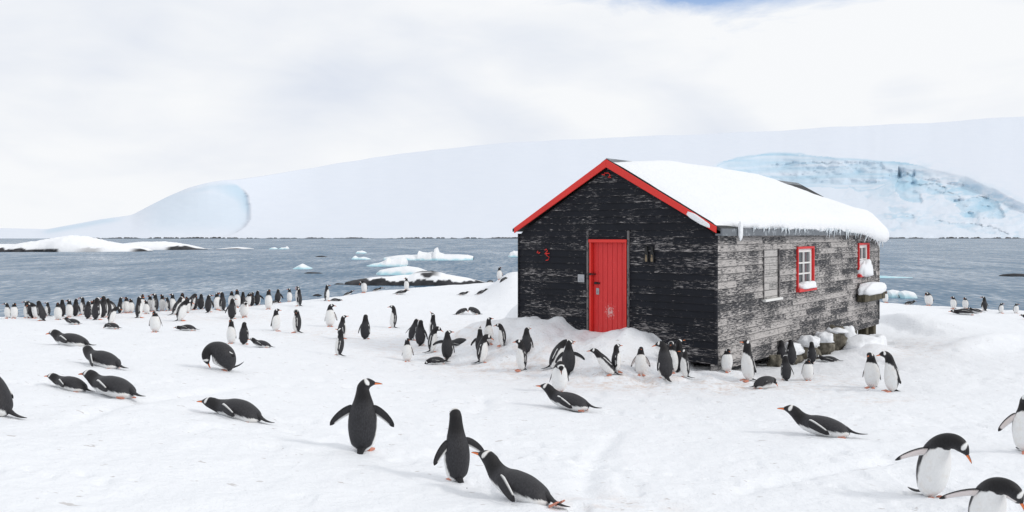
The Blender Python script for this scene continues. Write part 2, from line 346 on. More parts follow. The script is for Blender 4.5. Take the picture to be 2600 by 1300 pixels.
# ------------------------------------------------------------------ glacier and hills across the water
def build_hills():
    pxs = np.concatenate([np.arange(-1400, 240, 16), np.arange(240, 700, 4), np.arange(700, 1720, 12), np.arange(1720, 2700, 2.6), np.arange(2700, 4000, 20)]).astype(float)
    ts = np.linspace(0, 1, 150); nr = len(ts)
    yr = softinterp(pxs, [-1400, -300, 0, 90, 130, 260, 335, 380, 430, 480, 530, 570, 600, 650, 800, 950, 1100, 1300, 1500, 1800, 2100, 2400, 2600, 4000],
                    [560, 572, 585, 586, 580, 556, 546, 522, 497, 476, 463, 457, 456, 449, 426, 401, 379, 362, 352, 340, 325, 308, 297, 240], 9)
    yr = yr + 7*fbm(pxs*.008, pxs*0, 3, 4)*sstep(640, 760, pxs)
    dr = softinterp(pxs, [-1400, 90, 330, 560, 640, 760, 1000, 2600, 4000], [1500, 900, 1010, 1120, 1300, 1700, 2100, 2700, 3000], 60)
    T, PX = np.meshgrid(ts, pxs, indexing='ij'); ys = 605.5
    Yp = ys+(yr[None]-ys)*T; D = 775+(dr[None]-775)*T**1.25
    # wind scoop in the knoll on the left
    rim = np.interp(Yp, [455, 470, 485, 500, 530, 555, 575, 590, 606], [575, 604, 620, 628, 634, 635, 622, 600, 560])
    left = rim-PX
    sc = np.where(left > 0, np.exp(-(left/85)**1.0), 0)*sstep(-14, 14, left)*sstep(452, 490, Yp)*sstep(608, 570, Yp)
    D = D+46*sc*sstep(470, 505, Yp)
    ice_shade = sstep(-2, 5, left)*np.exp(-(left/ (30+45*sstep(520, 478, Yp)))**2)*sstep(462, 474, Yp)*sstep(565, 520, Yp)
    ice = .55*ice_shade  # blue ice under the rim, with the scoop wall's shade put into the tint
    scoop_shade = sstep(335, 420, PX)*sstep(0, 10, left); ice = np.maximum(ice, .20*scoop_shade*sstep(470, 500, Yp+.0*PX)*sstep(606, 560, Yp))  # bluish shade of the scoop's hollow, painted through the ice mask
    top_band = sstep(420, 520, PX)*sstep(2, 14, left)*np.exp(-((Yp-yr[None]-14)/9)**2); ice = np.maximum(ice, .28*top_band)
    ice = np.maximum(ice, .35*sstep(100, 130, PX)*sstep(330, 270, PX)*np.exp(-((Yp-yr[None]-6)/7)**2))
    # ice fall on the right
    top = np.interp(PX, [1790, 1830, 1900, 1970, 2050, 2150, 2300, 2360, 2450, 2520, 2620, 4000], [428, 412, 397, 389, 395, 405, 413, 428, 446, 478, 530, 600])
    top = top+5*(vnoise(PX*.03, PX*0, 8)-.5)
    bw = np.interp(PX, [1820, 1900, 2000, 2200, 2300, 2450, 2600], [12, 50, 72, 62, 34, 26, 20])
    into = Yp-top; reg = sstep(1800, 1850, PX)*sstep(2760, 2660, PX)
    wall = np.clip(into/bw, 0, 1); rel = np.where(into > 0, np.where(into < bw, 4.5*into, 4.5*bw*np.exp(-(into-bw)/60)), 0)
    D = D+rel*reg
    n1 = fbm(PX*.022, Yp*.055, 21, 4); n2 = fbm(PX*.05, Yp*.10, 41, 3); rid = 1-np.abs(2*vnoise(PX*.016, Yp*.035, 61)-1)
    serac = np.exp(-((PX-2310)/70)**2-((Yp-462)/38)**2)+np.exp(-((PX-2500)/75)**2-((Yp-525)/36)**2)+.6*np.exp(-((PX-2290)/60)**2-((Yp-552)/18)**2)+.8*np.exp(-((PX-2420)/60)**2-((Yp-478)/22)**2)
    below = sstep(0, 30, into)*reg
    D = D+below*(80*n1+20*n2)*(.35+serac)+reg*10*n2*np.where((into > 0) & (into < bw), 1, 0)
    notch = np.exp(-((PX-2318)/7)**2)*np.exp(-((Yp-470)/26)**2); D = D+22*notch
    fold = np.exp(-(((Yp-478+.10*(PX-2200)+22*np.exp(-((PX-2270)/40)**2))/5))**2)*sstep(2150, 2190, PX)*sstep(2310, 2270, PX)
    ice = np.maximum(ice, reg*np.where((into > 0) & (into < bw*1.15), .46+1.0*fbm(PX*.006, Yp*.14, 33, 3)+.30*sstep(.12, .0, wall), 0)*sstep(2420, 2300, PX))
    ice = np.maximum(ice, .10*below); ice = np.maximum(ice, .34*fold)
    ice = np.maximum(ice, reg*np.clip(serac, 0, 1.2)*np.clip(.46+2.6*n1+2.2*n2, 0, 1)); ice = np.maximum(ice, .75*notch)
    ice = np.maximum(ice, reg*sstep(.12, .3, n1+.5*n2)*.40*sstep(500, 560, Yp))
    nsr = fbm(PX*.017, Yp*.06, 121, 4)+.35*fbm(PX*.06, Yp*.16, 131, 2); ice = np.maximum(ice, below*sstep(.02, .16, nsr)*np.clip(.22+.75*serac, 0, .85)*sstep(606, 590, Yp)*sstep(2180, 2240, PX))
    def inpoly(P, x, y):
        r = np.zeros(x.shape, bool); n = len(P)
        for i in range(n):
            (x1, y1), (x2, y2) = P[i], P[(i+1) % n]
            if y1 != y2: r ^= ((y1 > y) != (y2 > y)) & (x < (x2-x1)*(y-y1)/(y2-y1)+x1)
        return r
    wx = PX+16*fbm(PX*.05, Yp*.09, 161, 3); wy = Yp+12*fbm(PX*.06, Yp*.08, 171, 3)
    faces_ = [([(2284, 436), (2312, 448), (2318, 440), (2328, 468), (2378, 466), (2404, 480), (2396, 494), (2334, 490), (2338, 512), (2300, 514), (2272, 486)], .62, 26), ([(2424, 512), (2470, 500), (2486, 494), (2530, 512), (2550, 552), (2496, 556), (2440, 548)], .66, 30),
              ([(2396, 486), (2440, 500), (2432, 516), (2398, 504)], .5, 12), ([(2255, 525), (2300, 528), (2296, 542), (2262, 540)], .42, 8), ([(2270, 556), (2320, 548), (2330, 562), (2290, 568)], .36, 8), ([(2370, 560), (2520, 574), (2560, 596), (2480, 590)], .34, 10),
              ([(2160, 478), (2200, 486), (2250, 474), (2286, 440), (2296, 470), (2262, 496), (2200, 502)], .30, 10), ([(1960, 420), (2060, 412), (2240, 414), (2250, 428), (2180, 446), (2080, 452), (2000, 446)], .34, 10)]
    for P_, k_, dd_ in faces_:
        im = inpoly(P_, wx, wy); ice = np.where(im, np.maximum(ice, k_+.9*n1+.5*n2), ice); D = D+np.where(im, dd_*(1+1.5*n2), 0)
    for L_ in ([(2155, 473), (2180, 485), (2222, 481), (2260, 464), (2287, 436)], [(2312, 440), (2322, 470), (2330, 492)], [(2335, 466), (2380, 468), (2410, 482), (2440, 500)], [(1820, 421), (1870, 401), (1965, 389), (2030, 391), (2080, 402), (2170, 405), (2310, 416)], [(2060, 432), (2130, 424), (2220, 424)]):
        ly = np.interp(PX, [q[0] for q in L_], [q[1] for q in L_])+3*fbm(PX*.06, PX*0, 181, 3); on = (PX > L_[0][0]) & (PX < L_[-1][0]); ice = np.where(on, np.maximum(ice, .62*np.exp(-((Yp-ly)/2.6)**2)), ice)
    rid2 = 1-np.abs(2*vnoise(PX*.019+.02*Yp, Yp*.075+.004*PX, 141)-1); rid3 = 1-np.abs(2*vnoise(PX*.045, Yp*.05, 151)-1); ice = np.maximum(ice, reg*sstep(0, 6, into)*np.clip(.22+.8*serac, 0, 1)*np.maximum(.85*sstep(.90, .97, rid2), .7*sstep(.90, .97, rid3)*np.clip(serac, 0, 1)))
    ice = np.clip(ice, 0, .9)
    D = D+14*fbm(PX*.012, Yp*.03, 77, 3)*sstep(0, .1, T)
    D = np.maximum.accumulate(D+np.arange(nr)[:, None]*.05, 0)      # no overhangs
    Z = EYE-(Yp-HY)/F*D; Z[0] = 0; Xw = (PX-CX)/F*D
    # skirt under the water, and the back of the ridge
    v = np.stack([Xw, D, Z], -1); sk = v[0].copy(); sk[:, 2] = -6; bk = v[-1].copy(); bk[:, 1] += 900; bk[:, 0] *= 1.3; bk[:, 2] *= .9
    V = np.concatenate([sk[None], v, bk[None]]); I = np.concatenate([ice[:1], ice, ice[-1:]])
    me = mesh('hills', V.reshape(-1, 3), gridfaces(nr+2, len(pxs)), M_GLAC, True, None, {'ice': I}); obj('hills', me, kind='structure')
    # dark rocks exposed along the far waterline
    xs = np.arange(120, 2720, 1.6); pr = np.array([0, .35, .8, 1, .7, 0]); off = np.array([-3, -2.2, -1, 0, 2, 3.5])
    hgt = np.clip(vnoise(xs*.03, xs*0, 4)*2.6-.25, 0, 1)*(.35+.5*vnoise(xs*.12, xs*0+3, 5)+.55*vnoise(xs*.4, xs*0+1, 15))*sstep(.12, .26, vnoise(xs*.16, xs*0+8, 19))
    hgt = .72*hgt*np.interp(xs, [120, 170, 540, 620, 1340, 2200, 2600], [0, 1.1, 1.25, .8, 1.15, 1.1, 1.35])
    d0 = 768+6*vnoise(xs*.02, xs*0, 6)
    V = [((x-CX)/F*(d+o), d+o, h*p*1.35+.0-(.5 if p == 0 else -.12)) for x, h, d in zip(xs, hgt, d0) for p, o in zip(pr, off)]
    me = mesh('shore_rocks', V, gridfaces(len(xs), 6), M_ROCK, False); obj('shore_rocks', me, kind='stuff', label='thin broken line of dark rocks along the far glacier shore', category='rocks')
build_hills()

def sea_d(py): return EYE*F/(py-HY)
def islet(name, prof, py, half, rockf, seed, m=M_ISLET, step=1.5, rough=.08, **kw):
    """an island or floe standing in the sea: prof is its skyline, half its half-depth in metres"""
    d = sea_d(py); p = np.array(prof, float); xs = np.arange(p[0, 0], p[-1, 0]+step, step); top = np.interp(xs, p[:, 0], p[:, 1])
    h = np.maximum(0.02, (py-top)/F*d); X = (xs-CX)/F*d; nd = 41; t = -np.cos(np.linspace(0, np.pi, nd))
    H, Tt = np.meshgrid(h, t, indexing='ij'); XX = np.repeat(X[:, None], nd, 1)
    envelope = np.minimum(1, np.minimum(xs-xs[0], xs[-1]-xs)/(.12*(xs[-1]-xs[0]))); hw = half*(.35+.65*envelope**.6)*(.9+.2*vnoise(xs*.02, xs*0, seed))
    YY = d+half*.9+Tt*hw[:, None]
    f = np.clip(1-np.abs(Tt)**2.6, 0, 1)**.6
    Z = H*f*(1+rough*2*fbm(XX*.9, YY*.9, seed+2, 4))-.25*(1-f)
    rk = rockf(XX, YY, Z, H, Tt, xs[:, None]) if rockf is not None else np.zeros_like(Z)
    origin = np.array([X.mean(), d+half*.9, 0.0]); V = np.stack([XX, YY, Z], -1).reshape(-1, 3)-origin
    me = mesh(name, V, gridfaces(len(xs), nd), m, True, None, {'rock': rk}); 
    o = obj(name, me, **kw); o.location = origin; return o
def rock_far(X, Y, Z, H, T, px): return sstep(.95, .75, Z+.8*(vnoise(X*.35, Y*.1, 3)-.5)+.4*(vnoise(X*1.2, Y*.6, 13)-.5)) * sstep(-.1, -.4, T)*sstep(.10, .2, vnoise(X*.16, X*0, 7)+.06)
islet('snowy_islet', [(-500, 634), (-300, 622), (0, 621), (60, 612), (110, 603), (150, 598), (175, 601), (215, 611), (250, 617), (290, 623), (330, 631), (345, 638)], 639.5, 9, rock_far, 1, label='low white snow islet with dark rock edge at the far left of the sea', category='islet')
islet('snowy_islet', [(262, 632), (290, 619), (330, 615), (390, 614), (420, 617), (455, 624), (480, 631), (500, 633)], 634.5, 8, rock_far, 2, label='flatter snow islet ending in black rocks, right behind the taller snow islet', category='islet')
def rock_all(X, Y, Z, H, T, px): return np.ones_like(Z)
def rock_cap(X, Y, Z, H, T, px): return sstep(.55, .4, Z/np.maximum(H, .05)+.6*(vnoise(X*.5, Y*.3, 3)-.5))
R = dict(category='rock')
islet('sea_rock', [(488, 633), (510, 631), (540, 632.5), (575, 629), (600, 627.5), (628, 630), (640, 632)], 632.6, 2.5, rock_cap, 3, label='long thin snow dusted reef trailing right from the snow islets', **R)
islet('sea_rock', [(797, 652.5), (805, 650), (815, 649.5), (828, 652.5)], 652.8, 1.2, rock_all, 4, label='small dark rock awash in the sea beyond the triangular ice lump', **R)
islet('sea_rock', [(768, 694.5), (778, 691.5), (795, 692), (808, 693), (816, 694.6)], 694.8, .8, rock_all, 5, label='flat dark rock awash in front of the triangular ice lump', **R)
islet('sea_rock', [(845, 722.6), (852, 719.8), (865, 720.5), (876, 722.6)], 722.8, .6, rock_all, 6, label='small black rock left of the snow covered rock islet', **R)
islet('sea_rock', [(2552, 702), (2568, 697), (2590, 695.5), (2620, 696.5), (2650, 702)], 702.3, 1.2, rock_all, 7, label='smooth dark rock in the sea at the right edge', **R)
islet('sea_rock', [(792, 751), (798, 747.5), (806, 746.5), (813, 749), (816, 751.5)], 752, .25, rock_all, 17, label='grey rock at the snow edge left of the penguin beside a lying one', **R)
def rock_near(X, Y, Z, H, T, px):
    low = sstep(.44, .38, Z+.45*(vnoise(X*.8, Y*.5, 3)-.5)+.2*(vnoise(X*3, Y*1.5, 23)-.5))*sstep(.05, -.2, T)
    up = np.exp(-((px-1080)/36)**4)*sstep(.55, .7, Z/np.maximum(H, .1)+.35*(vnoise(X*1.6, Y*1.2, 6)-.5))*sstep(.38, .55, vnoise(X*.9+.4, Y*.9, 12)+.12)*sstep(1.0, 1.3, H)
    left = sstep(935, 905, px)*sstep(.3, .5, vnoise(X*1.0, Y*.8, 2)+.15)
    return np.clip(low+up+left, 0, 1)
islet('rock_islet', [(866, 720), (885, 715), (905, 712), (925, 709), (960, 706), (1000, 703.5), (1035, 700), (1050, 693), (1065, 690), (1090, 690.5), (1110, 694), (1125, 699), (1150, 703), (1180, 709), (1215, 716), (1235, 722)], 725, 2.6, rock_near, 8, label='near rock islet under snow with black rock showing along its waterline', category='islet', step=1.0)
I = dict(category='ice floe', group='pieces of ice floating in the bay')
def berg(prof, py, half, seed, label, rough=.25): islet('ice_floe', prof, py, half, None, seed, M_ICE, 1.0, rough, label=label, **I)
berg([(679, 632.5), (686, 629), (693, 628), (701, 632.5)], 632.8, 2, 11, 'low white ice scrap, left one of a touching pair far out')
berg([(704, 632.5), (712, 629), (720, 628), (724, 626), (728, 629), (729, 632.6)], 632.9, 2, 12, 'white ice lump with raised right end, beside a lower scrap far out')
berg([(737, 683), (748, 677), (760, 670.5), (770, 676), (786, 683)], 683.5, 1.8, 13, 'white triangular ice lump floating alone in the bay', .12)
berg([(900, 643), (905, 638), (915, 636.5), (923, 639), (928, 643)], 643.5, 2, 14, 'small white ice lump behind the low two humped floe')
berg([(888, 658.5), (893, 653), (898, 651), (905, 655), (918, 652.5), (932, 656), (938, 658.6)], 659, 1.8, 15, 'low two humped ice floe nearest left of the big floes')
berg([(924, 676), (940, 671), (958, 668), (970, 664), (980, 656), (990, 660), (1005, 659), (1020, 656), (1029, 663), (1030, 672), (1030, 675)], 676.5, 2.6, 16, 'jagged blue tinged ice block in front of the long flat floe', .18)
berg([(968, 655), (1000, 650), (1030, 648.5), (1055, 648), (1059, 638), (1066, 641), (1080, 643), (1092, 640), (1097, 646), (1100, 632), (1106, 629), (1110, 642), (1125, 647), (1160, 647), (1185, 648), (1200, 652)], 661, 4, 17, 'long flat ice floe carrying a white ice spire', .06)
berg([(950, 695), (960, 687), (990, 681), (1030, 677), (1055, 681), (1080, 689), (1095, 697)], 698, 2.0, 18, 'smooth white ice slab just behind the near rock islet', .06)
berg([(1290, 651), (1296, 642), (1305, 638), (1318, 637), (1330, 642), (1336, 651)], 653, 2.2, 19, 'bluish ice lump half hidden behind the hut wall on its left')
berg([(2262, 748), (2266, 740), (2280, 737), (2292, 739.5), (2295, 748)], 756, .9, 20, 'rounded white ice block at the shore, left of a wider one right of the hut', .10)
berg([(2294, 750), (2299, 742), (2313, 739), (2330, 743), (2336, 750)], 758, .9, 21, 'wider rounded white ice block at the shore right of the hut', .10)
berg([(2222, 703), (2228, 692), (2236, 700), (2262, 702), (2300, 704), (2330, 705.5)], 706, 1.4, 22, 'thin pale ice sheet in the water just right of the hut', .1)
# ------------------------------------------------------------------ the hut (local x along its side, y across its front, z up from the sill)
hut = empty('wooden_hut', label='black wooden hut with red door, red gable boards and thick snow on its roof', category='hut')
hut.location = (HN[0], HN[1], HBASE); hut.rotation_euler = (0, 0, math.atan2(HV[1], HV[0]))
EAVE, APEX = 2.41, 3.90
MID = HW/2; SLOPE = (APEX-2.53)/(MID+.08)
def roof_z(y): return APEX-abs(y-MID)*SLOPE
def siding(name, m, axis, length, ztop, holes, gable=False):
    mb = MB(); zs = {0.0}
    k = 0
    while k*COURSE < ztop: zs.add(round(k*COURSE, 4)); k += 1
    zs.add(ztop)
    for h in holes: zs.add(h[2]); zs.add(h[3])
    zs = sorted(z for z in zs if 0 <= z <= ztop)
    for z0, z1 in zip(zs[:-1], zs[1:]):
        if z1-z0 < 1e-4: continue
        zm = (z0+z1)/2; row = int(zm/COURSE+1e-6); f0 = z0/COURSE-row; f1 = z1/COURSE-row
        jit = .004*(((row*7919) % 13)/13-.5)
        o0 = -.022+.016*f0+jit; o1 = -.022+.016*f1+jit
        lo0, hi0, lo1, hi1 = 0, length, 0, length
        if gable:
            def lim(z):
                d = max(0, (z-(2.41-.02))/SLOPE); return min(d, length/2), max(length-d, length/2)
            lo0, hi0 = lim(z0); lo1, hi1 = lim(z1)
        cuts = [(h[0], h[1]) for h in holes if h[2] <= zm <= h[3]]; spans = []; a0, a1 = lo0, lo1
        for c0, c1 in sorted(cuts): spans.append((a0, a1, c0, c0)); a0 = a1 = c1
        spans.append((a0, a1, hi0, hi1))
        for s0, s1, e0, e1 in spans:
            if e0-s0 < 1e-3 and e1-s1 < 1e-3: continue
            P = (lambda o, a, z: (o, a, z)) if axis == 'front' else (lambda o, a, z: (a, o, z))
            mb.poly([P(o0, s0, z0), P(o0, e0, z0), P(o1, e1, z1), P(o1, s1, z1)])
            mb.poly([P(.012, s0, z0+.0005), P(.012, e0, z0+.0005), P(o0, e0, z0), P(o0, s0, z0)])
    return mb.build(name, m, hut)
DOOR = (1.885, 2.765, -.0, 2.275)
siding('front_wall', M_BLACK, 'front', HW, APEX-.06, [(DOOR[0], DOOR[1], 0.0, DOOR[3])], True)
W1, W2, BW = (3.98, 5.02, 1.15, 2.11), (8.36, 9.28, 1.30, 2.15), (2.13, 2.98, 1.06, 2.08)
siding('side_wall', M_GREY, 'side', HL, 2.42, [W1, W2, BW])
def core(x0, x1, holes_y):                    # solid body behind the boards
    mb = MB(); poly = [(.014, 0.02), (HW, .02), (HW, 2.36), (MID, APEX-.10), (.014, 2.36)]
    mb.prism(poly, 0, x0, x1); return mb
mb = core(.30, HL, None); mb.v = [(x, max(y, .20), z) for x, y, z in mb.v]; mb.build('inner_walls', M_IRON, hut)
mb = MB(); mb.box(.013, .29, .013, DOOR[0]-.001, .02, 2.40); mb.box(.013, .29, DOOR[1]+.001, HW-.002, .02, 2.40); mb.prism([(.02, 2.405), (HW-.02, 2.405), (MID, APEX-.12)], 0, .013, .29)
mb.box(.013, .29, DOOR[0], DOOR[1], DOOR[3]+.001, 2.4005); mb.build('front_backing', M_IRON, hut)
mb = MB()
xs = [.30, BW[0], BW[1], W1[0], W1[1], W2[0], W2[1], HL-.003]
for i in range(7):
    h = {1: BW, 3: W1, 5: W2}.get(i)
    if h is None: mb.box(xs[i]+.0005, xs[i+1]-.0005, .013, .199, .02, 2.40)
    else: mb.box(xs[i]+.0005, xs[i+1]-.0005, .013, .199, .02, h[2]-.001); mb.box(xs[i]+.0005, xs[i+1]-.0005, .013, .199, h[3]+.001, 2.40)
mb.build('side_backing', M_IRON, hut)
mb = MB(); mb.box(HL+.001, HL+.03, -.01, HW, 0, 2.40); mb.prism([(0, 2.402), (HW, 2.402), (MID, APEX-.1)], 0, HL+.001, HL+.03); mb.build('rear_wall', M_GREY, hut)
mb = MB(); mb.box(.30, HL, HW+.001, HW+.03, 0, 2.40); mb.build('far_side_wall', M_GREY, hut)
# sill beam and corner boards
mb = MB(); mb.box(-.012, HL-.02, -.03, .1, -.13, -.004); mb.build('sill_beam', M_GREY, hut)
mb = MB(); mb.box(-.036, .012, -.036, .014, -.02, 2.40); mb.build('corner_board', M_BLACK, hut, bevel=.004)
mb = MB(); mb.box(-.036, .05, HW-.005, HW+.03, -.02, 2.40); mb.build('corner_board', M_BLACK, hut, bevel=.004)
mb = MB(); mb.box(HL-.06, HL+.036, -.036, .012, .0, 2.38); mb.build('corner_board', M_GREY, hut, bevel=.004)
# door: red frame, recessed planked leaf, hardware
def door():
    y0, y1, z1 = DOOR[0], DOOR[1], DOOR[3]
    fr = MB(); fr.box(-.045, .11, y1-.045, y1+.0, -.02, z1-.055); fr.box(-.045, .11, y0, y0+.035, -.02, z1-.055); fr.box(-.055, .11, y0-.01, y1+.01, z1-.055, z1+.01)
    dr = empty('door'); dr.parent = hut
    fr.build('door_frame', M_REDTRIM, dr, bevel=.004)
    lf = MB(); n = 7; a, b = y0+.036, y1-.046; st = (b-a)/n
    for i in range(n): lf.box(.045, .085, a+i*st+.003, a+(i+1)*st-.003, .0, z1-.057)
    lf.box(.060, .088, a+.001, b-.001, .0, z1-.0575)
    g = NT('door_red_paint', (.66,.03,.03), .45, .4); n1 = g.noise(4, 6, g.vec((1, 3, .7)), .65)
    sp = g.N.new('ShaderNodeSeparateXYZ'); g.L.new(g.tc.outputs['Object'], sp.inputs[0])
    # kicked and scraped patch in the lower middle, worn paint low on the leaf
    dy = g.math('DIVIDE', g.math('SUBTRACT', sp.outputs[1], (y0+y1)/2), .13); dz = g.math('DIVIDE', g.math('SUBTRACT', sp.outputs[2], .83), .16)
    bl = g.math('POWER', 2.718, g.math('MULTIPLY', g.math('ADD', g.math('MULTIPLY', dy, dy), g.math('MULTIPLY', dz, dz)), -1.0))
    sc = g.noise(24, 6, rough=.75); scr = g.ramp(g.math('ADD', g.math('MULTIPLY', bl, .24), sc), [(.65, 0.0), (.80, .85)])
    low = g.math('MULTIPLY', g.ramp(sp.outputs[2], [(.0, 1.0), (.75, 0.0)]), g.ramp(g.noise(9, 6, g.vec((1, 2, .5)), .7), [(.45, 0.0), (.75, .8)]))
    c = g.mix(n1, (.56,.022,.024), (.70,.04,.038)); c = g.mix(scr, c, (.72,.55,.53)); c = g.mix(low, c, (.60,.20,.18)); g.color(c)
    lf.build('door_leaf', g.m, dr, bevel=.004)
    hw_ = MB(); hw_.box(-.066, -.046, y1-.055, y1-.01, 1.555, 1.595); hw_.box(-.062, .044, y1-.115, y1-.048, 1.565, 1.585); hw_.build('latch', M_IRON, dr, bevel=.004)
    hw_ = MB(); hw_.box(.015, .044, y1-.21, y1-.075, 1.375, 1.41); hw_.box(-.01, .014, y1-.16, y1-.10, 1.37, 1.415); hw_.build('bolt', M_IRON, dr, bevel=.004)
    hw_ = MB(); hw_.box(.028, .044, y1-.19, y1-.12, 1.16, 1.29); hw_.box(.004, .027, y1-.17, y1-.14, 1.21, 1.24); hw_.build('lock_plate', M_PLATE, dr, bevel=.004)
    return dr
door()
for y in (DOOR[0]-.062, DOOR[1]+.022):
    mb = MB(); mb.box(-.05, -.004, y, y+.04, .0, 2.46); mb.build('trim_strip', M_TRIM, hut, bevel=.004)
# small things fixed on the front
mb = MB(); mb.box(-.042, -.027, 2.89, 3.05, 1.40, 1.56); mb.box(-.046, -.0425, 2.915, 3.025, 1.432, 1.444); mb.box(-.046, -.0425, 2.915, 3.025, 1.462, 1.474); mb.build('wall_plate', M_PLATE, hut, bevel=.003)
def tube_pts(pts, r, nseg=8):
    v = []; f = []; pts = [Vector(p) for p in pts]
    for i, p in enumerate(pts):
        t = (pts[min(i+1, len(pts)-1)]-pts[max(i-1, 0)]).normalized(); a = t.orthogonal().normalized(); b = t.cross(a)
        for k in range(nseg): an = 2*math.pi*k/nseg; v.append(p+(a*math.cos(an)+b*math.sin(an))*r)
    for i in range(len(pts)-1):
        for k in range(nseg): f.append((i*nseg+k, i*nseg+(k+1) % nseg, (i+1)*nseg+(k+1) % nseg, (i+1)*nseg+k))
    f.append(tuple(range(nseg))[::-1]); f.append(tuple(range(len(v)-nseg, len(v)))); return [tuple(q) for q in v], f
def tubes(name, lists, r, m, parent, **kw):
    V, Fc = [], []
    for pl in lists:
        v, f = tube_pts(pl, r); n = len(V); V += v; Fc += [tuple(i+n for i in q) for q in f]
    return obj(name, mesh(name, V, Fc, m), parent, **kw)
X0 = -.040
tubes('red_hook', [[(X0, 3.90, 2.05), (X0, 3.86, 2.07), (X0, 3.83, 2.03), (X0, 3.88, 1.99), (X0, 3.84, 1.93), (X0, 3.79, 1.90), (X0, 3.81, 1.84), (X0, 3.87, 1.83)],
                   [(X0, 4.08, 2.03), (X0, 4.11, 1.99), (X0, 4.06, 1.98), (X0, 4.03, 2.0)], [(X0, 3.90, 1.97), (X0, 3.78, 1.98)]], .0115, M_REDTRIM, hut)
tubes('red_hook', [[(X0, 2.40, 3.62), (X0, 2.30, 3.62), (X0, 2.26, 3.57), (X0, 2.31, 3.53), (X0, 2.24, 3.53)], [(X0, 2.46, 3.60), (X0, 2.38, 3.58)]], .0115, M_REDTRIM, hut)
def ornament(y):                                # little black carved bird boards fixed to the wall
    out = [(0, 0), (.075, .0), (.082, .09), (.07, .19), (.055, .25), (.06, .29), (.04, .33), (.02, .325), (-.01, .345), (.01, .30), (.012, .25), (-.012, .16), (-.015, .07)]
    mb = MB(); mb.prism([(y-a, 1.85+b*.93) for a, b in out], 0, -.064, -.03); o = mb.build('carved_bird', M_IRON, hut, bevel=.003)
    mb = MB(); mb.prism([(y-a*.5-.018, 1.86+b*.40) for a, b in out], 0, -.068, -.0645); mb.build('carved_belly', M_TAN, o)
ornament(1.46); ornament(1.335)
# windows on the side wall
def window(r, rows, name='window'):
    x0, x1, z0, z1 = r; wn = empty(name); wn.parent = hut; t = .046
    fr = MB(); fr.box(x0-.0, x0+t, -.055, .10, z0, z1); fr.box(x1-t, x1, -.055, .10, z0, z1); fr.box(x0+t, x1-t, -.055, .10, z1-.05, z1); fr.build('window_frame', M_RED, wn, bevel=.004)
    sl_ = MB(); sl_.box(x0-.03, x1+.03, -.10, .10, z0-.045, z0+.03); sl_.build('window_sill', M_RED, wn, bevel=.006)
    a0, a1, b0, b1 = x0+t+.001, x1-t-.001, z0+.031, z1-.051; s = .078
    sh = MB(); sh.box(a0, a0+s, .0, .045, b0, b1); sh.box(a1-s, a1, .0, .045, b0, b1); sh.box(a0+s, a1-s, .0, .045, b0, b0+s); sh.box(a0+s, a1-s, .0, .045, b1-s, b1)
    mx = (a0+a1)/2; sh.box(mx-.022, mx+.022, .004, .041, b0+s, b1-s)
    for k in range(1, rows):
        zz = b0+s+(b1-b0-2*s)*k/rows; sh.box(a0+s, mx-.0225, .006, .039, zz-.018, zz+.018); sh.box(mx+.0225, a1-s, .006, .039, zz-.018, zz+.018)
    sh.build('window_sash', M_WHITE, wn, bevel=.003)
    gl = MB(); gl.box(a0+.01, a1-.01, .046, .052, b0+.01, b1-.01); gl.build('pane', M_GLASS, wn); return wn
def lump(name, parent, c, dim, seed, m=M_SNOWCAP, n=26, flat=True, rough=.22):
    V = []; nv = n//2+1
    for i in range(nv):
        th = math.pi*i/(nv-1)
        for j in range(n):
            ph = 2*math.pi*j/n; p = Vector((math.sin(th)*math.cos(ph), math.sin(th)*math.sin(ph), math.cos(th)))
            k = 1+rough*mnoise.noise(p*1.7+Vector((seed*3.1, seed, 0)))+rough*.4*mnoise.noise(p*4+Vector((seed, 9, 1)))
            q = Vector([math.copysign(abs(v)**.75, v) for v in p])*k
            z = q.z if (q.z > 0 or not flat) else q.z*.25
            V.append((c[0]+q.x*dim[0], c[1]+q.y*dim[1], c[2]+z*dim[2]))
    return obj(name, mesh(name, V, [f[::-1] for f in gridfaces(nv, n, True)], m), parent)
w_a = window(W1, 3); w_b = window(W2, 2)
lump('sill_snow', w_a, (4.56, -.04, 1.19), (.50, .115, .13), 1); lump('sill_snow', w_b, (8.86, -.05, 1.34), (.47, .14, .36), 2)
# boarded-up window with a pale sill
mb = MB(); x0, x1, z0, z1 = BW
nb = 6
for k in range(nb): mb.box(x0+.035, x1-.035, .0, .012, z0+(z1-z0)*k/nb+.003, z0+(z1-z0)*(k+1)/nb-.003)
bwin = mb.build('window_boarding', M_BOARDING, hut)
for xa in (x0, x1-.034): mb = MB(); mb.box(xa, xa+.034, -.034, .012, z0, z1); mb.build('boarding_trim', M_TRIM, bwin)
mb = MB(); mb.box(x0-.02, x1+.06, -.085, .012, z0-.05, z0-.001); mb.build('boarding_sill', M_WHITE, bwin, bevel=.006)
# shelf box under the far window, heaped with snow
mb = MB(); mb.box(8.18, 10.0, -.26, -.04, .62, .80); sh = mb.build('wall_shelf', M_TIMBER, hut, bevel=.01)
lump('shelf_snow', sh, (9.12, -.16, .83), (1.0, .17, .26), 3)
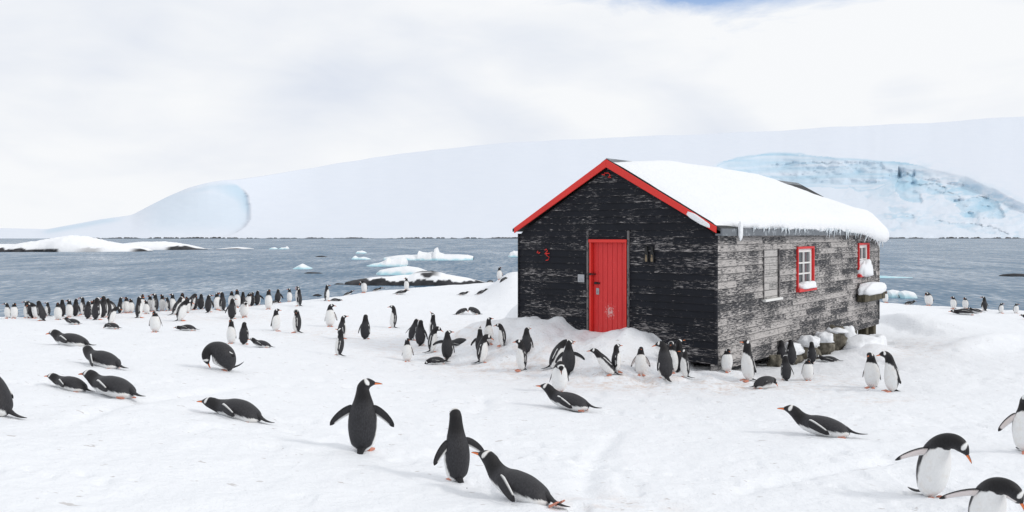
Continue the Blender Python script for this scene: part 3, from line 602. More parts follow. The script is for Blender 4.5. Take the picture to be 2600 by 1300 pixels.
# roof
ov = .10
mb = MB()
mb.prism([(-.13, roof_z(-.13)-.06), (-.13, roof_z(-.13)), (MID, APEX), (MID, APEX-.06)], 0, -.09, HL+.12)
mb.prism([(HW+.13, roof_z(HW+.13)-.06), (HW+.13, roof_z(HW+.13)), (MID+.001, APEX), (MID+.001, APEX-.06)], 0, -.09, HL+.12)
roof = mb.build('roof', M_FELT, hut)
def barge(side):
    a = -.06 if side < 0 else HW+.06; w_ = .158
    mb = MB(); mb.prism([(a, roof_z(a)-.012), (MID-.0005*side*-1, APEX-.012), (MID-.0005*side*-1, APEX-.012-w_), (a, roof_z(a)-.012-w_+.04)], 0, -.125, -.092)
    return mb.build('gable_board', M_REDTRIM, hut, bevel=.003)
barge(-1); barge(1)
mb = MB(); mb.box(-.088, HL+.1, -.165, -.132, 2.36, roof_z(-.13)-.005); mb.box(-.088, HL+.1, -.131, -.03, 2.365, 2.40); mb.build('fascia', M_FASCIA, hut)
mb = MB(); mb.prism([(MID-.14, APEX-.075), (MID, APEX+.015), (MID+.14, APEX-.075), (MID, APEX-.0005)], 0, -.095, HL+.14); mb.build('ridge_cap', M_FASCIA, hut)
mb = MB(); a = -.12
mb.prism([(a, roof_z(a)+.004), (MID, APEX+.012), (MID, APEX-.15), (a, roof_z(a)-.15)], 0, HL+.121, HL+.15); mb.build('rear_gable_board', M_FELT, hut)
# the snow lying on the near slope: thick, rounded at the eave, curling into a cornice at the far end
def roof_snow():
    ns, nt_ = 210, 64; cs = math.cos(math.atan(SLOPE)); sn = math.sin(math.atan(SLOPE)); V = []
    Ls = (MID+.13)/cs
    for i in range(ns):
        f = i/(ns-1); s = -.07+f*(HL+.27)
        th = np.interp(f, [0, .012, .05, .15, .35, .6, .8, .95, .99, 1.0], [.012, .07, .15, .23, .26, .27, .33, .40, .28, .02])
        over = np.interp(f, [0, .04, .1, .3, .55, .75, .85, .93, 1], [-.16, -.10, .0, .03, .05, .08, .15, .20, .12])
        droop = np.interp(f, [0, .6, .78, .88, .95, 1], [0, 0, .04, .20, .26, .20])
        rt = np.interp(f, [0, .05, .2, .45, .62, .74, .9, 1], [.16, .10, -.05, -.02, .04, .45, 1.25, 1.7])   # where the snow starts, measured down from the ridge
        over += .03*fbm(s*2.2, 0*s+1, 5, 3)*2; 
        for j in range(nt_+10):
            if j < nt_:
                g_ = j/(nt_-1); l = rt+(Ls+over-rt)*g_; prof = min(1, g_/np.interp(f, [0, .6, .8, 1], [.10, .12, .5, .7]))**.6
                edge = np.clip((1-g_)/.13, 0, 1); prof *= (1-(1-edge)**2)**.5 if edge < 1 else 1
                h = th*prof*(1+.30*float(fbm(s*.7, l*1.1, 3, 4)))+.012*float(fbm(s*5, l*3, 8, 2))*prof
                if l < 0: base_y = MID-l*cs; base_z = APEX+l*sn; nrm = (0.25, 1)
                else: base_y = MID-l*cs; base_z = APEX-l*sn; nrm = (-sn, cs)
                dd = droop*sstep(Ls-.55, Ls+over, l)
                y = base_y+nrm[0]*h*.6; z = base_z+nrm[1]*h-dd+.004
            else:                                  # underside, back to the roof edge
                k = (j-nt_+1)/10; l = Ls+over; y0 = MID-l*cs; z0 = APEX-l*sn-droop
                y = y0+(MID-(Ls-.10)*cs-y0)*k; z = z0+(APEX-(Ls-.10)*sn+.002-z0)*k-.07*math.sin(math.pi*min(1, k*1.3))*(1 if over > .02 else 0)*(.4+th*2)
            fr = .0 if i > 3 else .0
            V.append((s, y, z))
    o = obj('roof_snow', mesh('roof_snow', V, [q[::-1] for q in gridfaces(ns, nt_+10)], M_SNOWCAP), hut)
    # thin snow on the other slope
    V2 = []; n2, m2 = 60, 24
    for i in range(n2):
        f = i/(n2-1); s = -.06+f*(HL+.1)
        for j in range(m2):
            g_ = j/(m2-1); y = MID+.10+g_*(MID+.06); h = .035*math.sin(math.pi*min(1, max(0.0, g_)))**.4*(1 if 0 < i < n2-1 else 0)+.004
            V2.append((s, y, roof_z(y)+h))
    obj('roof_snow', mesh('roof_snow', V2, gridfaces(n2, m2), M_SNOWCAP), hut)
    # icicles: three shapes, copied along the eave
    protos = []
    for k in range(3):
        pts = [(0, 0, .03), (0, 0, -.05), (.004*k, 0, -.11), (.006*k, -.004, -.17)]; V3 = []; rad = [.016, .013, .008, .002]
        for p, r in zip(pts, rad):
            for a in range(7): V3.append((p[0]+r*math.cos(a*.8976), p[1]+r*.8*math.sin(a*.8976), p[2]))
        protos.append(mesh('icicle', V3, gridfaces(4, 7, True), M_ICICLE))
    rnd = random.Random(5)
    for k in range(92):
        f = rnd.uniform(.10, .93); f = f if rnd.random() > .25 else rnd.uniform(.5, .93); s = -.07+f*(HL+.27)
        over = np.interp(f, [0, .04, .1, .3, .55, .75, .85, .93, 1], [-.16, -.10, .0, .03, .05, .08, .15, .20, .12]); droop = np.interp(f, [0, .6, .78, .88, .95, 1], [0, 0, .04, .20, .26, .20])
        l = Ls+over-.02; ic = obj('icicle', protos[k % 3], o); z = APEX-l*sn-droop+.01
        ic.location = (s, min(MID-l*cs, -.185), z); sc = (.2+1.15*rnd.random()**2.2)*(1.0 if f > .5 else .6); ic.scale = (rnd.uniform(.9, 1.7), 1.3, sc)
        ic.rotation_euler = (rnd.uniform(-.2, .1), rnd.uniform(-.12, .12)+(.5 if .8 < f < .92 else 0), rnd.uniform(0, 6))
    # a wider tongue of snow hanging near the front of the eave
    lump('hanging_snow', o, (.62, -.20, 2.45), (.07, .035, .17), 4, flat=False)
    # snow caught on the lower end of the near gable board
    gs = lump('gable_snow', o, (0, 0, 0), (.022, .26, .055), 5, flat=False); gs.location = (-.130, .30, roof_z(.30)-.085); gs.rotation_euler = (math.atan(SLOPE), 0, 0)
roof_snow()
# what carries the hut: posts, and snow-capped stones laid under its side
def hut_world(s, p, z=None):                     # s along the side, p outwards from it
    x = HN[0]+s*HV[0]-p*HU[0]; y = HN[1]+s*HV[1]-p*HU[1]; return x, y, (ground1(x, y) if z is None else z)
for s in (.6, 3.3, 5.9, 8.3, 9.3, 10.0):
    for p in (.10,):
        x, y, gz = hut_world(s, -p); mb = MB(); top = -.131; bot = gz-.25-HBASE; mb.box(s-.11, s+.11, p-.09, p+.13, bot, top); mb.build('support_post', M_TIMBER, hut, bevel=.015)
def stone(s, p, dx, dy, h, seed, cap, label):
    x, y, gz = hut_world(s, p); rt = empty('foundation_stone', label=label, category='stone', group='stones under the side of the hut'); rt.location = (x, y, gz); rt.rotation_euler = (0, 0, math.atan2(HV[1], HV[0])+(seed % 5-2)*.13)
    lump('rock', rt, (0, 0, h*.42), (dx, dy, h*.62), seed, M_STONE, 22, False, .55)
    if cap: lump('snow_cap', rt, (0, 0, h*.88), (dx*1.05, dy*1.15, cap), seed+20, M_SNOWCAP, 26, True, .32)
stone(2.55, .10, .17, .13, .22, 3, .0, 'bare brown stone tucked under the hut wall, left of the snow capped stones')
stone(3.35, .14, .24, .17, .26, 1, .17, 'stone with a pale snow cap under the hut wall, nearest the black corner')
stone(4.25, .20, .22, .19, .34, 2, .20, 'brown stone under a tall square snow cap beside two dark backed penguins')
stone(5.15, .22, .21, .18, .36, 4, .20, 'stone under a tall snow cap just left of the big bare stone')
stone(6.00, .20, .23, .20, .50, 6, .10, 'tallest dark brown stone under the hut side, topped by a low snow cap')
stone(7.15, .12, .24, .16, .34, 7, .30, 'stone carrying a pointed heap of snow near the far end of the hut')
def heap(s, p, dim, seed, label):
    x, y, gz = hut_world(s, p); o = lump('snow_heap', None, (0, 0, -.03), dim, seed, M_SNOWCAP, 40, True, .16); o.location = (x, y, gz); o.rotation_euler = (0, 0, math.atan2(HV[1], HV[0])); o['label'] = label; o['category'] = 'snow heap'
heap(6.75, .62, (.80, .40, .27), 31, 'rounded snow heap leaning on the big stone beside the hut')
heap(8.75, .35, (.42, .26, .34), 32, 'small snow heap at the far end of the hut between its posts')
# ------------------------------------------------------------------ penguins
LENS = np.array([.05, .07, .085, .09, .075, .062, .055, .046, .050, .052])
RA = np.array([.048, .098, .116, .126, .121, .101, .079, .065, .058, .049, .017])     # half width
RV = np.array([.022, .070, .102, .113, .108, .090, .069, .057, .052, .041, .014])     # belly side
RD = np.array([.032, .068, .086, .094, .092, .080, .066, .058, .055, .045, .015])     # back side
WHITE, HOOD, SLATE = np.array([.76, .765, .765]), np.array([.0085, .008, .0095]), np.array([.027, .027, .031])
def cr(P, u):                                   # Catmull-Rom through stations 0..10
    P = np.asarray(P, float); P = P if P.ndim > 1 else P[:, None]
    i = np.clip(np.floor(u).astype(int), 0, len(P)-2); t = (u-i)[:, None]
    g = lambda k: P[np.clip(k, 0, len(P)-1)]
    a, b, c, d = g(i-1), g(i), g(i+1), g(i+2)
    return .5*(2*b+(c-a)*t+(2*a-5*b+4*c-d)*t**2+(3*b-a-3*c+d)*t**3)
def nz_(v): return v/np.maximum(np.linalg.norm(v, axis=-1, keepdims=True), 1e-9)
BASE = dict(psi=[-8, -6, 0, 3, 4, 2, -1, 10, 52, 88], yaw=0, neck=1.0, fat=1.0, fl=(10, 0, 0), fr=(10, 0, 0), tail='ground', feet='stand', flen=1.0, roll=0, side=0, wn=1.0, hood=0)
def build_penguin(pose, hi):
    p = dict(BASE); p.update(pose)
    psi = np.radians(np.array(p['psi'], float)); ln = LENS.copy(); ln[5:8] *= p['neck']
    yw = np.radians(p['yaw'])*np.array([0, 0, 0, 0, 0, .0, .18, .55, .9, 1, 1]); bend = np.radians(p['side'])*np.array([0, 0, .1, .3, .5, .7, .85, 1, 1, 1, 1])
    st = np.concatenate([[psi[0]], (psi[1:]+psi[:-1])/2, [psi[-1]]])
    def frame(ps, y, sd):
        T = np.stack([np.sin(ps)*np.cos(y), np.sin(ps)*np.sin(y), np.cos(ps)], -1); V = np.stack([np.cos(ps)*np.cos(y), np.cos(ps)*np.sin(y), -np.sin(ps)], -1); L = np.cross(T, V)
        T2 = T*np.cos(sd)[..., None]+L*np.sin(sd)[..., None]; L2 = L*np.cos(sd)[..., None]-T*np.sin(sd)[..., None]; return T2, V, L2
    ys = (yw[1:]+yw[:-1])/2; Ts, _, _ = frame(psi, ys, (bend[1:]+bend[:-1])/2)
    P = np.concatenate([np.zeros((1, 3)), np.cumsum(Ts*ln[:, None], 0)])
    nu, nphi = (74, 44) if hi else (34, 20)
    u = np.concatenate([np.linspace(0, 7.4, int(nu*.6)), np.linspace(7.4, 10, nu-int(nu*.6)+1)[1:]])
    C = cr(P, u); PS = cr(st, u)[:, 0]; YW = cr(yw, u)[:, 0]; SD = cr(bend, u)[:, 0]; T, Vv, L = frame(PS, YW, SD)
    fat = 1+(p['fat']-1)*np.exp(-((u-3)/2.3)**2)
    a = cr(RA, u)[:, 0]*fat; rv = cr(RV, u)[:, 0]*fat; rd = cr(RD, u)[:, 0]*fat
    if p['feet'] != 'stand': fl_ = 1-.08*sstep(6.2, 4.6, u); rv = rv*fl_; rd = rd*fl_; a = a*(1+.06*sstep(6, 4, u))
    ph = np.linspace(0, 2*np.pi, nphi, endpoint=False); cph = np.cos(ph); sph = np.sin(ph)
    rad = np.where(cph[None] > 0, rv[:, None], rd[:, None])
    V3 = C[:, None]+L[:, None]*(a[:, None]*sph[None])[..., None]+Vv[:, None]*(rad*cph[None])[..., None]
    if p['feet'] == 'prone': V3[..., 2] = np.where(False, 0, V3[..., 2])
    deg = np.degrees(np.minimum(ph, 2*np.pi-ph)); U = np.repeat(u[:, None], nphi, 1); Dg = np.repeat(deg[None], nu, 0)
    wob = .10*np.sin(Dg*.21)+.06*np.sin(U*7)
    uh = 5.62+p['hood']+.42*np.exp(-(Dg/55)**2)-.35*sstep(55, 95, Dg); fw = np.interp(U, [0, .5, 1.2, 2.2, 3.5, 4.6, 5.2, 5.8], [158, 146, 118, 104, 98, 93, 84, 70])*p['wn']*(.73 if p['feet'] != 'stand' else 1)
    white = sstep(.09, -.09, U-uh+wob*.5)*sstep(4, -4, Dg-fw+wob*18)
    back = SLATE*(1.0)+(HOOD-SLATE)*sstep(5.0, 6.6, U)[..., None]+.5*(SLATE-HOOD)*(sstep(7.2, 8.2, U)*sstep(120, 70, Dg))[..., None]
    pw = np.interp(Dg, [72, 80, 98, 125, 150, 180], [0, .13, .30, .25, .15, .13]); pc = 8.93+.10*np.cos(np.radians(Dg))
    patch = sstep(.07, -.07, np.abs(U-pc)-pw)*sstep(72, 80, Dg)
    colr = back*(1-white[..., None])+WHITE*white[..., None]; colr = colr*(1-patch[..., None])+WHITE*patch[..., None]
    verts = [V3.reshape(-1, 3), C[:1]-T[:1]*.01, C[-1:]+T[-1:]*.006]; cols = [colr.reshape(-1, 3), SLATE[None], HOOD[None]]
    faces = gridfaces(nu, nphi, True); n0 = nu*nphi
    faces += [(n0, (k+1) % nphi, k) for k in range(nphi)] + [(n0+1, (nu-1)*nphi+k, (nu-1)*nphi+(k+1) % nphi) for k in range(nphi)]
    nv = n0+2
    def at(uu): 
        q = np.array([uu]); c_ = cr(P, q)[0]; t_, v_, l_ = frame(cr(st, q)[:, 0], cr(yw, q)[:, 0], cr(bend, q)[:, 0]); f_ = 1+(p['fat']-1)*math.exp(-((uu-3)/2.3)**2)
        return c_, t_[0], v_[0], l_[0], cr(RA, q)[0, 0]*f_, cr(RV, q)[0, 0]*f_, cr(RD, q)[0, 0]*f_
    # flippers: alpha opens them from the flank, swing moves the tip to the belly side (+) or back (-), third value flattens them sideways
    for sgn, (al, sw, rl) in ((1, p['fl']), (-1, p['fr'])):
        c_, t_, v_, l_, a_, rv_, rd_ = at(4.85); side = l_*sgn; root = c_+side*a_*.84-v_*.012; ns, nk = (16, 12) if hi else (9, 8)
        pos = root.copy(); FL = .248*p['flen']; ring = []; rc = []
        for k in range(ns):
            f = k/(ns-1); aa = math.radians(al*(1.12-.42*f)); d = nz_(-t_*math.cos(aa)+side*math.sin(aa)+v_*math.tan(math.radians(sw))*(.4+.6*f))
            if k: pos = pos+d*FL/(ns-1)
            wh = nz_(v_-d*np.dot(v_, d)); ws = nz_(np.cross(d, v_)*sgn); ws = ws if np.dot(ws, t_) > 0 else -ws
            W = nz_((1-rl)*wh+rl*ws); Nn = nz_(np.cross(d, W)); want = (1-rl)*side-rl*v_
            if np.dot(Nn, want) < 0: Nn = -Nn
            hw = .039*np.interp(f, [0, .08, .25, .5, .7, .86, .95, 1], [.85, .98, 1.0, .90, .76, .58, .36, .05]); th = .0095*np.interp(f, [0, .2, .8, 1], [1.5, 1, .6, .25])
            back_off = -W*.018*math.sin(f*math.pi)*0-W*.012*f*f
            for m_ in range(nk):
                an = 2*math.pi*m_/nk; ring.append(pos+back_off+W*hw*math.cos(an)+Nn*th*math.sin(an))
                dark = 1.0 if math.sin(an) > -.25 else 0.0; ca = math.cos(an)
                col = SLATE*.75 if dark else np.array([.66, .60, .59])
                if ca < -.86 and f < .93: col = WHITE
                if ca > .80: col = HOOD*1.3
                if f > .86: col = HOOD*1.5
                rc.append(col)
        verts.append(np.array(ring)); cols.append(np.array(rc)); ff = gridfaces(ns, nk, True); faces += [tuple(i+nv for i in q) for q in ff]
        faces.append(tuple(nv+i for i in range(nk))); faces.append(tuple(nv+(ns-1)*nk+i for i in range(nk))[::-1]); nv += ns*nk
    c0, t0, v0, l0, a0, rv0, rd0 = at(.75)
    low = V3[..., 2].min(); zoff = (.016 if p['feet'] == 'stand' else -.014)-low
    # tail: a flat brush of stiff feathers
    fwd = np.array([1.0, 0, 0]); base = c0-v0*rd0*.62; nl = 8; ring = []
    if p['tail'] == 'ground': tip = base-fwd*.185; tip[2] = low-.016 if p['feet'] == 'stand' else base[2]-.035
    elif p['tail'] == 'up': tip = base-fwd*.155+np.array([0, 0, .055])
    elif p['tail'] == 'high': tip = base-fwd*.17-np.array([0, 0, .03])
    else: tip = base-fwd*.10*0-t0*.15
    for k in range(nl):
        f = k/(nl-1); q = base+(tip-base)*f+np.array([0, 0, -.018])*math.sin(f*math.pi); hw = np.interp(f, [0, .25, .8, 1], [.042, .030, .020, .004]); th = np.interp(f, [0, .3, 1], [.026, .011, .002])
        d = nz_(tip-base); up = nz_(np.cross(d, l0))
        for m_ in range(8): an = 2*math.pi*m_/8; ring.append(q+l0*hw*math.cos(an)+up*th*math.sin(an))
    verts.append(np.array(ring)); cols.append(np.repeat((SLATE*.7)[None], nl*8, 0)); faces += [tuple(i+nv for i in q) for q in gridfaces(nl, 8, True)]; faces.append(tuple(nv+(nl-1)*8+i for i in range(8))); nv += nl*8
    body = (np.concatenate(verts)+np.array([0, 0, zoff]), faces, np.concatenate(cols))
    # beak
    cb, tb, vb, lb, ab, rvb, rdb = at(9.86); ring = []; rc = []; nb, kb = 9, 10
    for k in range(nb):
        f = k/(nb-1); q = cb+tb*(.072*f)+vb*(.004+.010*f*f); hw = np.interp(f, [0, .3, .8, 1], [.0150, .0105, .0055, .0012]); hv = np.interp(f, [0, .3, .8, 1], [.0135, .0105, .0062, .0015])
        for m_ in range(kb):
            an = 2*math.pi*m_/kb; ring.append(q+lb*hw*math.sin(an)+vb*hv*math.cos(an)); rc.append(HOOD*1.6 if (math.cos(an) < -.55 or f > .93 or f < .05) else np.array([.74, .19, .055]))
    beak = (np.array(ring)+np.array([0, 0, zoff]), gridfaces(nb, kb, True)+[tuple(range((nb-1)*kb, nb*kb))], np.array(rc))
    # feet: three webbed toes
    feet = []
    for sgn in (1, -1):
        out = [(-.022, -.016), (-.022, .016), (.030, .030), (.066, .036), (.072, .026), (.060, .014), (.078, .006), (.078, -.006), (.060, -.014), (.072, -.026), (.066, -.036), (.030, -.030)]
        if p['feet'] == 'stand': o = np.array([.050, .044*sgn, .0]); B = np.eye(3)*.95; rot = math.radians(7*sgn)
        elif p['feet'] == 'prone': o = np.array([at(1.5)[0][0], .078*sgn, .006]); B = np.diag([-.72, .72, .6]); rot = math.radians(-10*sgn)
        else: o = np.array([at(.4)[0][0]-.06, .05*sgn, c0[2]+zoff-.01]); B = np.array([[-.62, 0, -.3], [0, .62, 0], [.42, 0, -.5]]); rot = 0
        cr_, sr_ = math.cos(rot), math.sin(rot); top = []; bot = []
        for x, y in out:
            xr, yr_ = x*cr_-y*sr_, x*sr_+y*cr_; hgt = .020*np.interp(x, [-.022, .02, .08], [1.15, .9, .35])
            top.append(o+B@np.array([xr, yr_, hgt])); bot.append(o+B@np.array([xr, yr_, -.006]))
        n = len(out); mid = o+B@np.array([.010, 0, .034 if p['feet'] == 'stand' else .022]); v = top+bot+[mid]
        fs = [(i, (i+1) % n, 2*n) for i in range(n)]+[tuple(range(2*n-1, n-1, -1))]+[(n+i, n+(i+1) % n, (i+1) % n, i) for i in range(n)]
        feet.append((np.array(v), fs))
    ce, te, ve, le_, ae, rve, rde = at(9.28); eyes = [ce+le_*sgn*ae*.97-ve*.006+np.array([0, 0, zoff]) for sgn in (1, -1)]
    return body, beak, feet, eyes
POSES = {
 'stand': {}, 'tall': dict(neck=1.35, psi=[-6, -4, 0, 2, 2, 0, -2, 6, 45, 80]), 'short': dict(neck=.55, fat=1.08, psi=[-8, -5, 0, 4, 6, 6, 8, 22, 60, 95]),
 'lean': dict(psi=[14, 16, 20, 24, 26, 26, 24, 30, 62, 92]), 'lean_far': dict(psi=[30, 33, 36, 38, 40, 42, 42, 48, 70, 92]), 'bow': dict(hood=.45, psi=[0, 3, 6, 10, 16, 32, 58, 92, 126, 142], neck=1.1),
 'bow_deep': dict(hood=.45, psi=[4, 8, 14, 22, 34, 58, 88, 118, 140, 150], neck=1.15), 'up': dict(neck=1.25, psi=[-8, -6, -2, 0, 2, 0, -4, -2, 18, 42]), 'hunch': dict(neck=.6, fat=1.1, psi=[-2, 2, 8, 16, 24, 34, 48, 72, 100, 118]),
 'prone': dict(psi=[74, 72, 75, 83, 88, 74, 62, 58, 74, 94], feet='prone', tail='ground', fl=(24, 14, 0), fr=(24, 14, 0)),
 'prone_up': dict(psi=[74, 72, 75, 82, 82, 64, 50, 46, 62, 84], feet='prone', fl=(24, 12, 0), fr=(24, 12, 0), neck=.95),
 'prone_flat': dict(psi=[72, 70, 75, 88, 98, 94, 88, 82, 86, 94], feet='prone', fl=(26, 18, 0), fr=(26, 18, 0)),
 'prone_tuck': dict(psi=[66, 68, 78, 86, 88, 92, 100, 112, 126, 130], feet='prone', neck=.55, fl=(20, 10, 0), fr=(20, 10, 0), fat=1.1),
 'sit': dict(psi=[54, 58, 62, 64, 66, 70, 78, 96, 124, 136], feet='prone', neck=.6, fat=1.12, fl=(16, 10, 0), fr=(16, 10, 0)), 'ball': dict(psi=[2, 12, 26, 46, 70, 102, 138, 168, 188, 196], feet='stand', tail='up', fat=1.3, neck=.8, wn=.34, hood=-.8, fl=(16, 24, 0), fr=(16, 24, 0)),
}
_cache = {}
def get_meshes(posename, over, hi):
    key = (posename, repr(sorted(over.items())), hi)
    if key in _cache: return _cache[key]
    pose = dict(POSES[posename]); pose.update(over); body, beak, feet, eyes = build_penguin(pose, hi)
    if hi:
        r = dict(body=mesh('penguin_body', body[0], body[1], M_PENG, True, body[2]), beak=mesh('penguin_beak', beak[0], beak[1], M_BEAK, True, beak[2]),
                 feet=[mesh('penguin_foot', f[0], f[1], M_FOOT, False) for f in feet], eyes=[])
        for e in eyes:
            V = [(e[0]+.0075*math.sin(t)*math.cos(q), e[1]+.0075*math.sin(t)*math.sin(q), e[2]+.0075*math.cos(t)) for t in np.linspace(0, math.pi, 6) for q in np.linspace(0, 2*math.pi, 8, endpoint=False)]
            r['eyes'].append(mesh('penguin_eye', V, gridfaces(6, 8, True), M_EYE))
    else:
        V = [body[0], beak[0]]+[f[0] for f in feet]; Cc = [body[2], beak[2]]+[np.repeat(np.array([[.60, .20, .11]]), len(f[0]), 0) for f in feet]; fs = list(body[1]); n = len(body[0])
        fs += [tuple(i+n for i in q) for q in beak[1]]; n += len(beak[0])
        for f in feet: fs += [tuple(i+n for i in q) for q in f[1]]; n += len(f[0])
        r = dict(body=mesh('penguin', np.concatenate(V), fs, M_PENG, True, np.concatenate(Cc)))
    r['pts'] = np.concatenate([body[0], beak[0]]); _cache[key] = r; return r
GR = 'penguins of the colony on the snow'
_log = []
def penguin(pose, px, py, size, head, label, group=GR, **over):
    """stands where the sight line (px, py) meets the snow; size is its height (its length when lying) in pixels of the photograph, head its heading (0 right, 90 away, 180 left, 270 to the camera)"""
    lying = POSES[pose].get('feet') == 'prone' or over.get('feet') in ('prone', 'raised')
    x, y, z = cast(px, py); hi = size >= (95 if lying else 58); g_ = get_meshes(pose, over, hi); pts = g_['pts']; h = math.radians(head)
    if lying:
        w_ = pts[:, 0]*math.cos(h)-pts[:, 1]*math.sin(h); ext = w_.max()-w_.min(); off = (w_.max()+w_.min())/2
    else: ext = pts[:, 2].max(); off = 0
    sc = size*y/F/ext; raw = sc; sc = min(1.42, max(.74, sc))
    if raw != sc: _log.append((label[:40], round(raw, 2)))
    X = x-off*sc; n = Vector((0, 0, 1))
    if lying:
        e = .22; cx = X; zx = ground1(cx+e, y)-ground1(cx-e, y); zy = ground1(cx, y+e)-ground1(cx, y-e); n = Vector((-zx/(2*e), -zy/(2*e), 1)).normalized()
        cpt = np.array([pts[:, 0].mean(), 0]); X = x-(cpt[0]*math.cos(h))*sc*0-off*sc; y2 = y
    f = Vector((math.cos(h), math.sin(h), 0)); f = (f-n*f.dot(n)).normalized(); l = n.cross(f)
    M = Matrix((f, l, n)).transposed().to_4x4()
    if lying:                                    # rest on the snow under the middle of the belly
        mid = M.to_3x3() @ Vector((.20*sc, 0, 0)); zz = min(ground1(X+mid.x+o[0], y+mid.y+o[1]) for o in ((0, 0), (.1, 0), (-.1, 0)))-mid.z
    else: zz = ground1(X, y)-.008
    if lying:                                    # centre its outline on px
        R3 = np.array(M.to_3x3())*sc; Q = pts@R3.T; pj = (Q[:, 0]+X)/(Q[:, 1]+y)*F+CX; X -= ((pj.min()+pj.max())/2-px)/F*y
        zz = min(ground1(X+mid.x+o[0], y+mid.y+o[1]) for o in ((0, 0), (.1, 0), (-.1, 0)))-mid.z
    M = Matrix.Translation((X, y, zz)) @ M @ Matrix.Scale(sc, 4)
    if hi:
        r = empty('penguin', label=label, category='penguin', group=group); r.matrix_world = M
        obj('body', g_['body'], r); obj('beak', g_['beak'], r)
        for ft in g_['feet']: obj('foot', ft, r)
        if size > 150:
            for e_ in g_['eyes']: obj('eye', e_, r)
    else:
        r = obj('penguin', g_['body'], label=label, category='penguin', group=group); r.matrix_world = M
    return r
# ------------------------------------------------------------------ where every penguin stands
S = dict
def foreground():
    p = penguin
    # nearest birds
    p('stand', 921, 1146, 186, 88, 'penguin walking away with both flippers held out and its head turned right', yaw=-78, fl=(62, 0, 1), fr=(58, 0, 1), tail='ground', neck=1.05, psi=[-4, -2, 2, 4, 4, 2, 0, 10, 52, 90])
    p('tall', 1160, 1222, 184, 118, 'penguin seen from behind, back of its head to us, right behind the big lying penguin', yaw=-12, fl=(48, -4, .8), fr=(62, 0, 1), psi=[-4, -2, 2, 4, 6, 6, 4, 8, 55, 100])
    p('prone_up', 1322, 1276, 272, 152, 'largest lying penguin, orange beak raised to the left and orange foot kicked up', feet='raised', fl=(34, 16, .15), fr=(20, 0, 0), flen=1.05)
    p('bow', 2362, 1262, 176, 292, 'penguin facing us with its head bowed and one flipper stretched out over its tail', yaw=38, fr=(84, -8, 1), fl=(10, -12, .3), tail='high', flen=1.1, psi=[2, 5, 8, 12, 18, 36, 62, 96, 130, 146])
    p('bow', 2500, 1372, 176, 276, 'penguin cut off by the lower right corner, bending its head down with both flippers spread', yaw=62, fr=(82, -8, 1), fl=(62, -8, 1), flen=1.12, psi=[2, 4, 8, 14, 22, 42, 72, 108, 138, 150])
    p('stand', 2606, 1148, 150, 262, 'white fronted penguin cut off by the right edge, flipper held out', fr=(50, -6, .9), fl=(24, 0, .4), neck=.9)
    p('lean', 14, 1058, 150, 176, 'penguin cut off by the left edge, leaning left with its tail dragging', fl=(8, -6, 0), fr=(10, 0, 0), psi=[22, 24, 28, 30, 32, 34, 36, 44, 70, 95])
    p('prone', 180, 879, 158, 164, 'upper lying penguin at far left, head raised, tail behind another lying one')
    p('prone', 268, 932, 155, 163, 'lying penguin with its face turned away and one flipper planted on the snow', yaw=-32, fl=(40, 26, .1), psi=[73, 71, 74, 83, 90, 80, 68, 64, 76, 94])
    p('prone', 176, 992, 156, 166, 'lying penguin mostly hidden behind the lying one in front of it', fl=(34, 14, 0), psi=[73, 71, 75, 86, 92, 84, 76, 70, 78, 92])
    p('prone', 284, 1010, 214, 162, 'front one of two lying penguins that overlap at far left', psi=[73, 71, 75, 85, 90, 80, 68, 60, 74, 92])
    p('prone_flat', 598, 1062, 224, 167, 'penguin lying alone low on the snow, left of the one with spread flippers', fl=(34, 22, .05))
    p('ball', 580, 942, 78, 212, 'black penguin doubled over into a ball, preening its belly', fat=1.4)
    p('prone_up', 1444, 1042, 168, 158, 'lying penguin with raised head in front of a white fronted one that bows')
    p('prone_up', 2088, 1110, 198, 154, 'penguin lying alone at lower right with its beak raised', fl=(36, 14, .1))
    # before the hut's right half
    p('stand', 1900, 966, 104, 196, 'tall penguin in profile facing left with white breast before the corner of the hut', psi=[-6, -2, 2, 5, 8, 6, 0, -2, 36, 80], neck=1.25, fl=(8, -10, 0))
    p('sit', 1938, 988, 86, 24, 'crouched penguin with hidden head and tail pointing at lower left', psi=[60, 62, 66, 72, 78, 84, 92, 104, 126, 136], fat=1.2)
    p('stand', 2214, 984, 92, 226, 'left one of two penguins with red beaks standing together, white front', psi=[-6, -2, 2, 6, 10, 10, 12, 30, 66, 92], fr=(22, 0, 0))
    p('tall', 2262, 994, 104, 186, 'right one of two penguins with red beaks standing together, black back and long tail', psi=[-10, -8, -2, 4, 10, 12, 18, 48, 80, 98], fl=(12, -4, 0))
    p('short', 1846, 944, 60, 282, 'squat cream fronted penguin by the black corner of the hut')
    p('stand', 1984, 928, 66, 78, 'left one of two dark backed penguins pressed against the stones')
    p('stand', 2008, 926, 66, 96, 'right one of two dark backed penguins pressed against the stones')
    p('stand', 1995, 966, 56, 88, 'small dark backed penguin in front of the pair at the stones', fr=(28, 0, .4))
    p('short', 2051, 966, 52, 268, 'small white fronted penguin standing apart below the stones', fl=(16, 0, .3), fr=(16, 0, .3))
    p('stand', 2061, 922, 56, 80, 'dark backed penguin between two snow capped stones')
    p('prone', 2104, 918, 42, 170, 'tiny lying penguin at the foot of the tallest bare stone')
    # before the door and the drift
    p('stand', 1690, 964, 96, 104, 'dark backed penguin looking down left, leftmost of the group at the black corner', yaw=58, psi=[2, 4, 8, 10, 10, 8, 10, 40, 84, 108], fl=(14, 0, .2), fr=(10, 0, 0))
    p('tall', 1706, 946, 82, 250, 'white fronted penguin squeezed between two dark ones against the black wall', psi=[-4, -2, 2, 4, 4, 4, 10, 40, 80, 100])
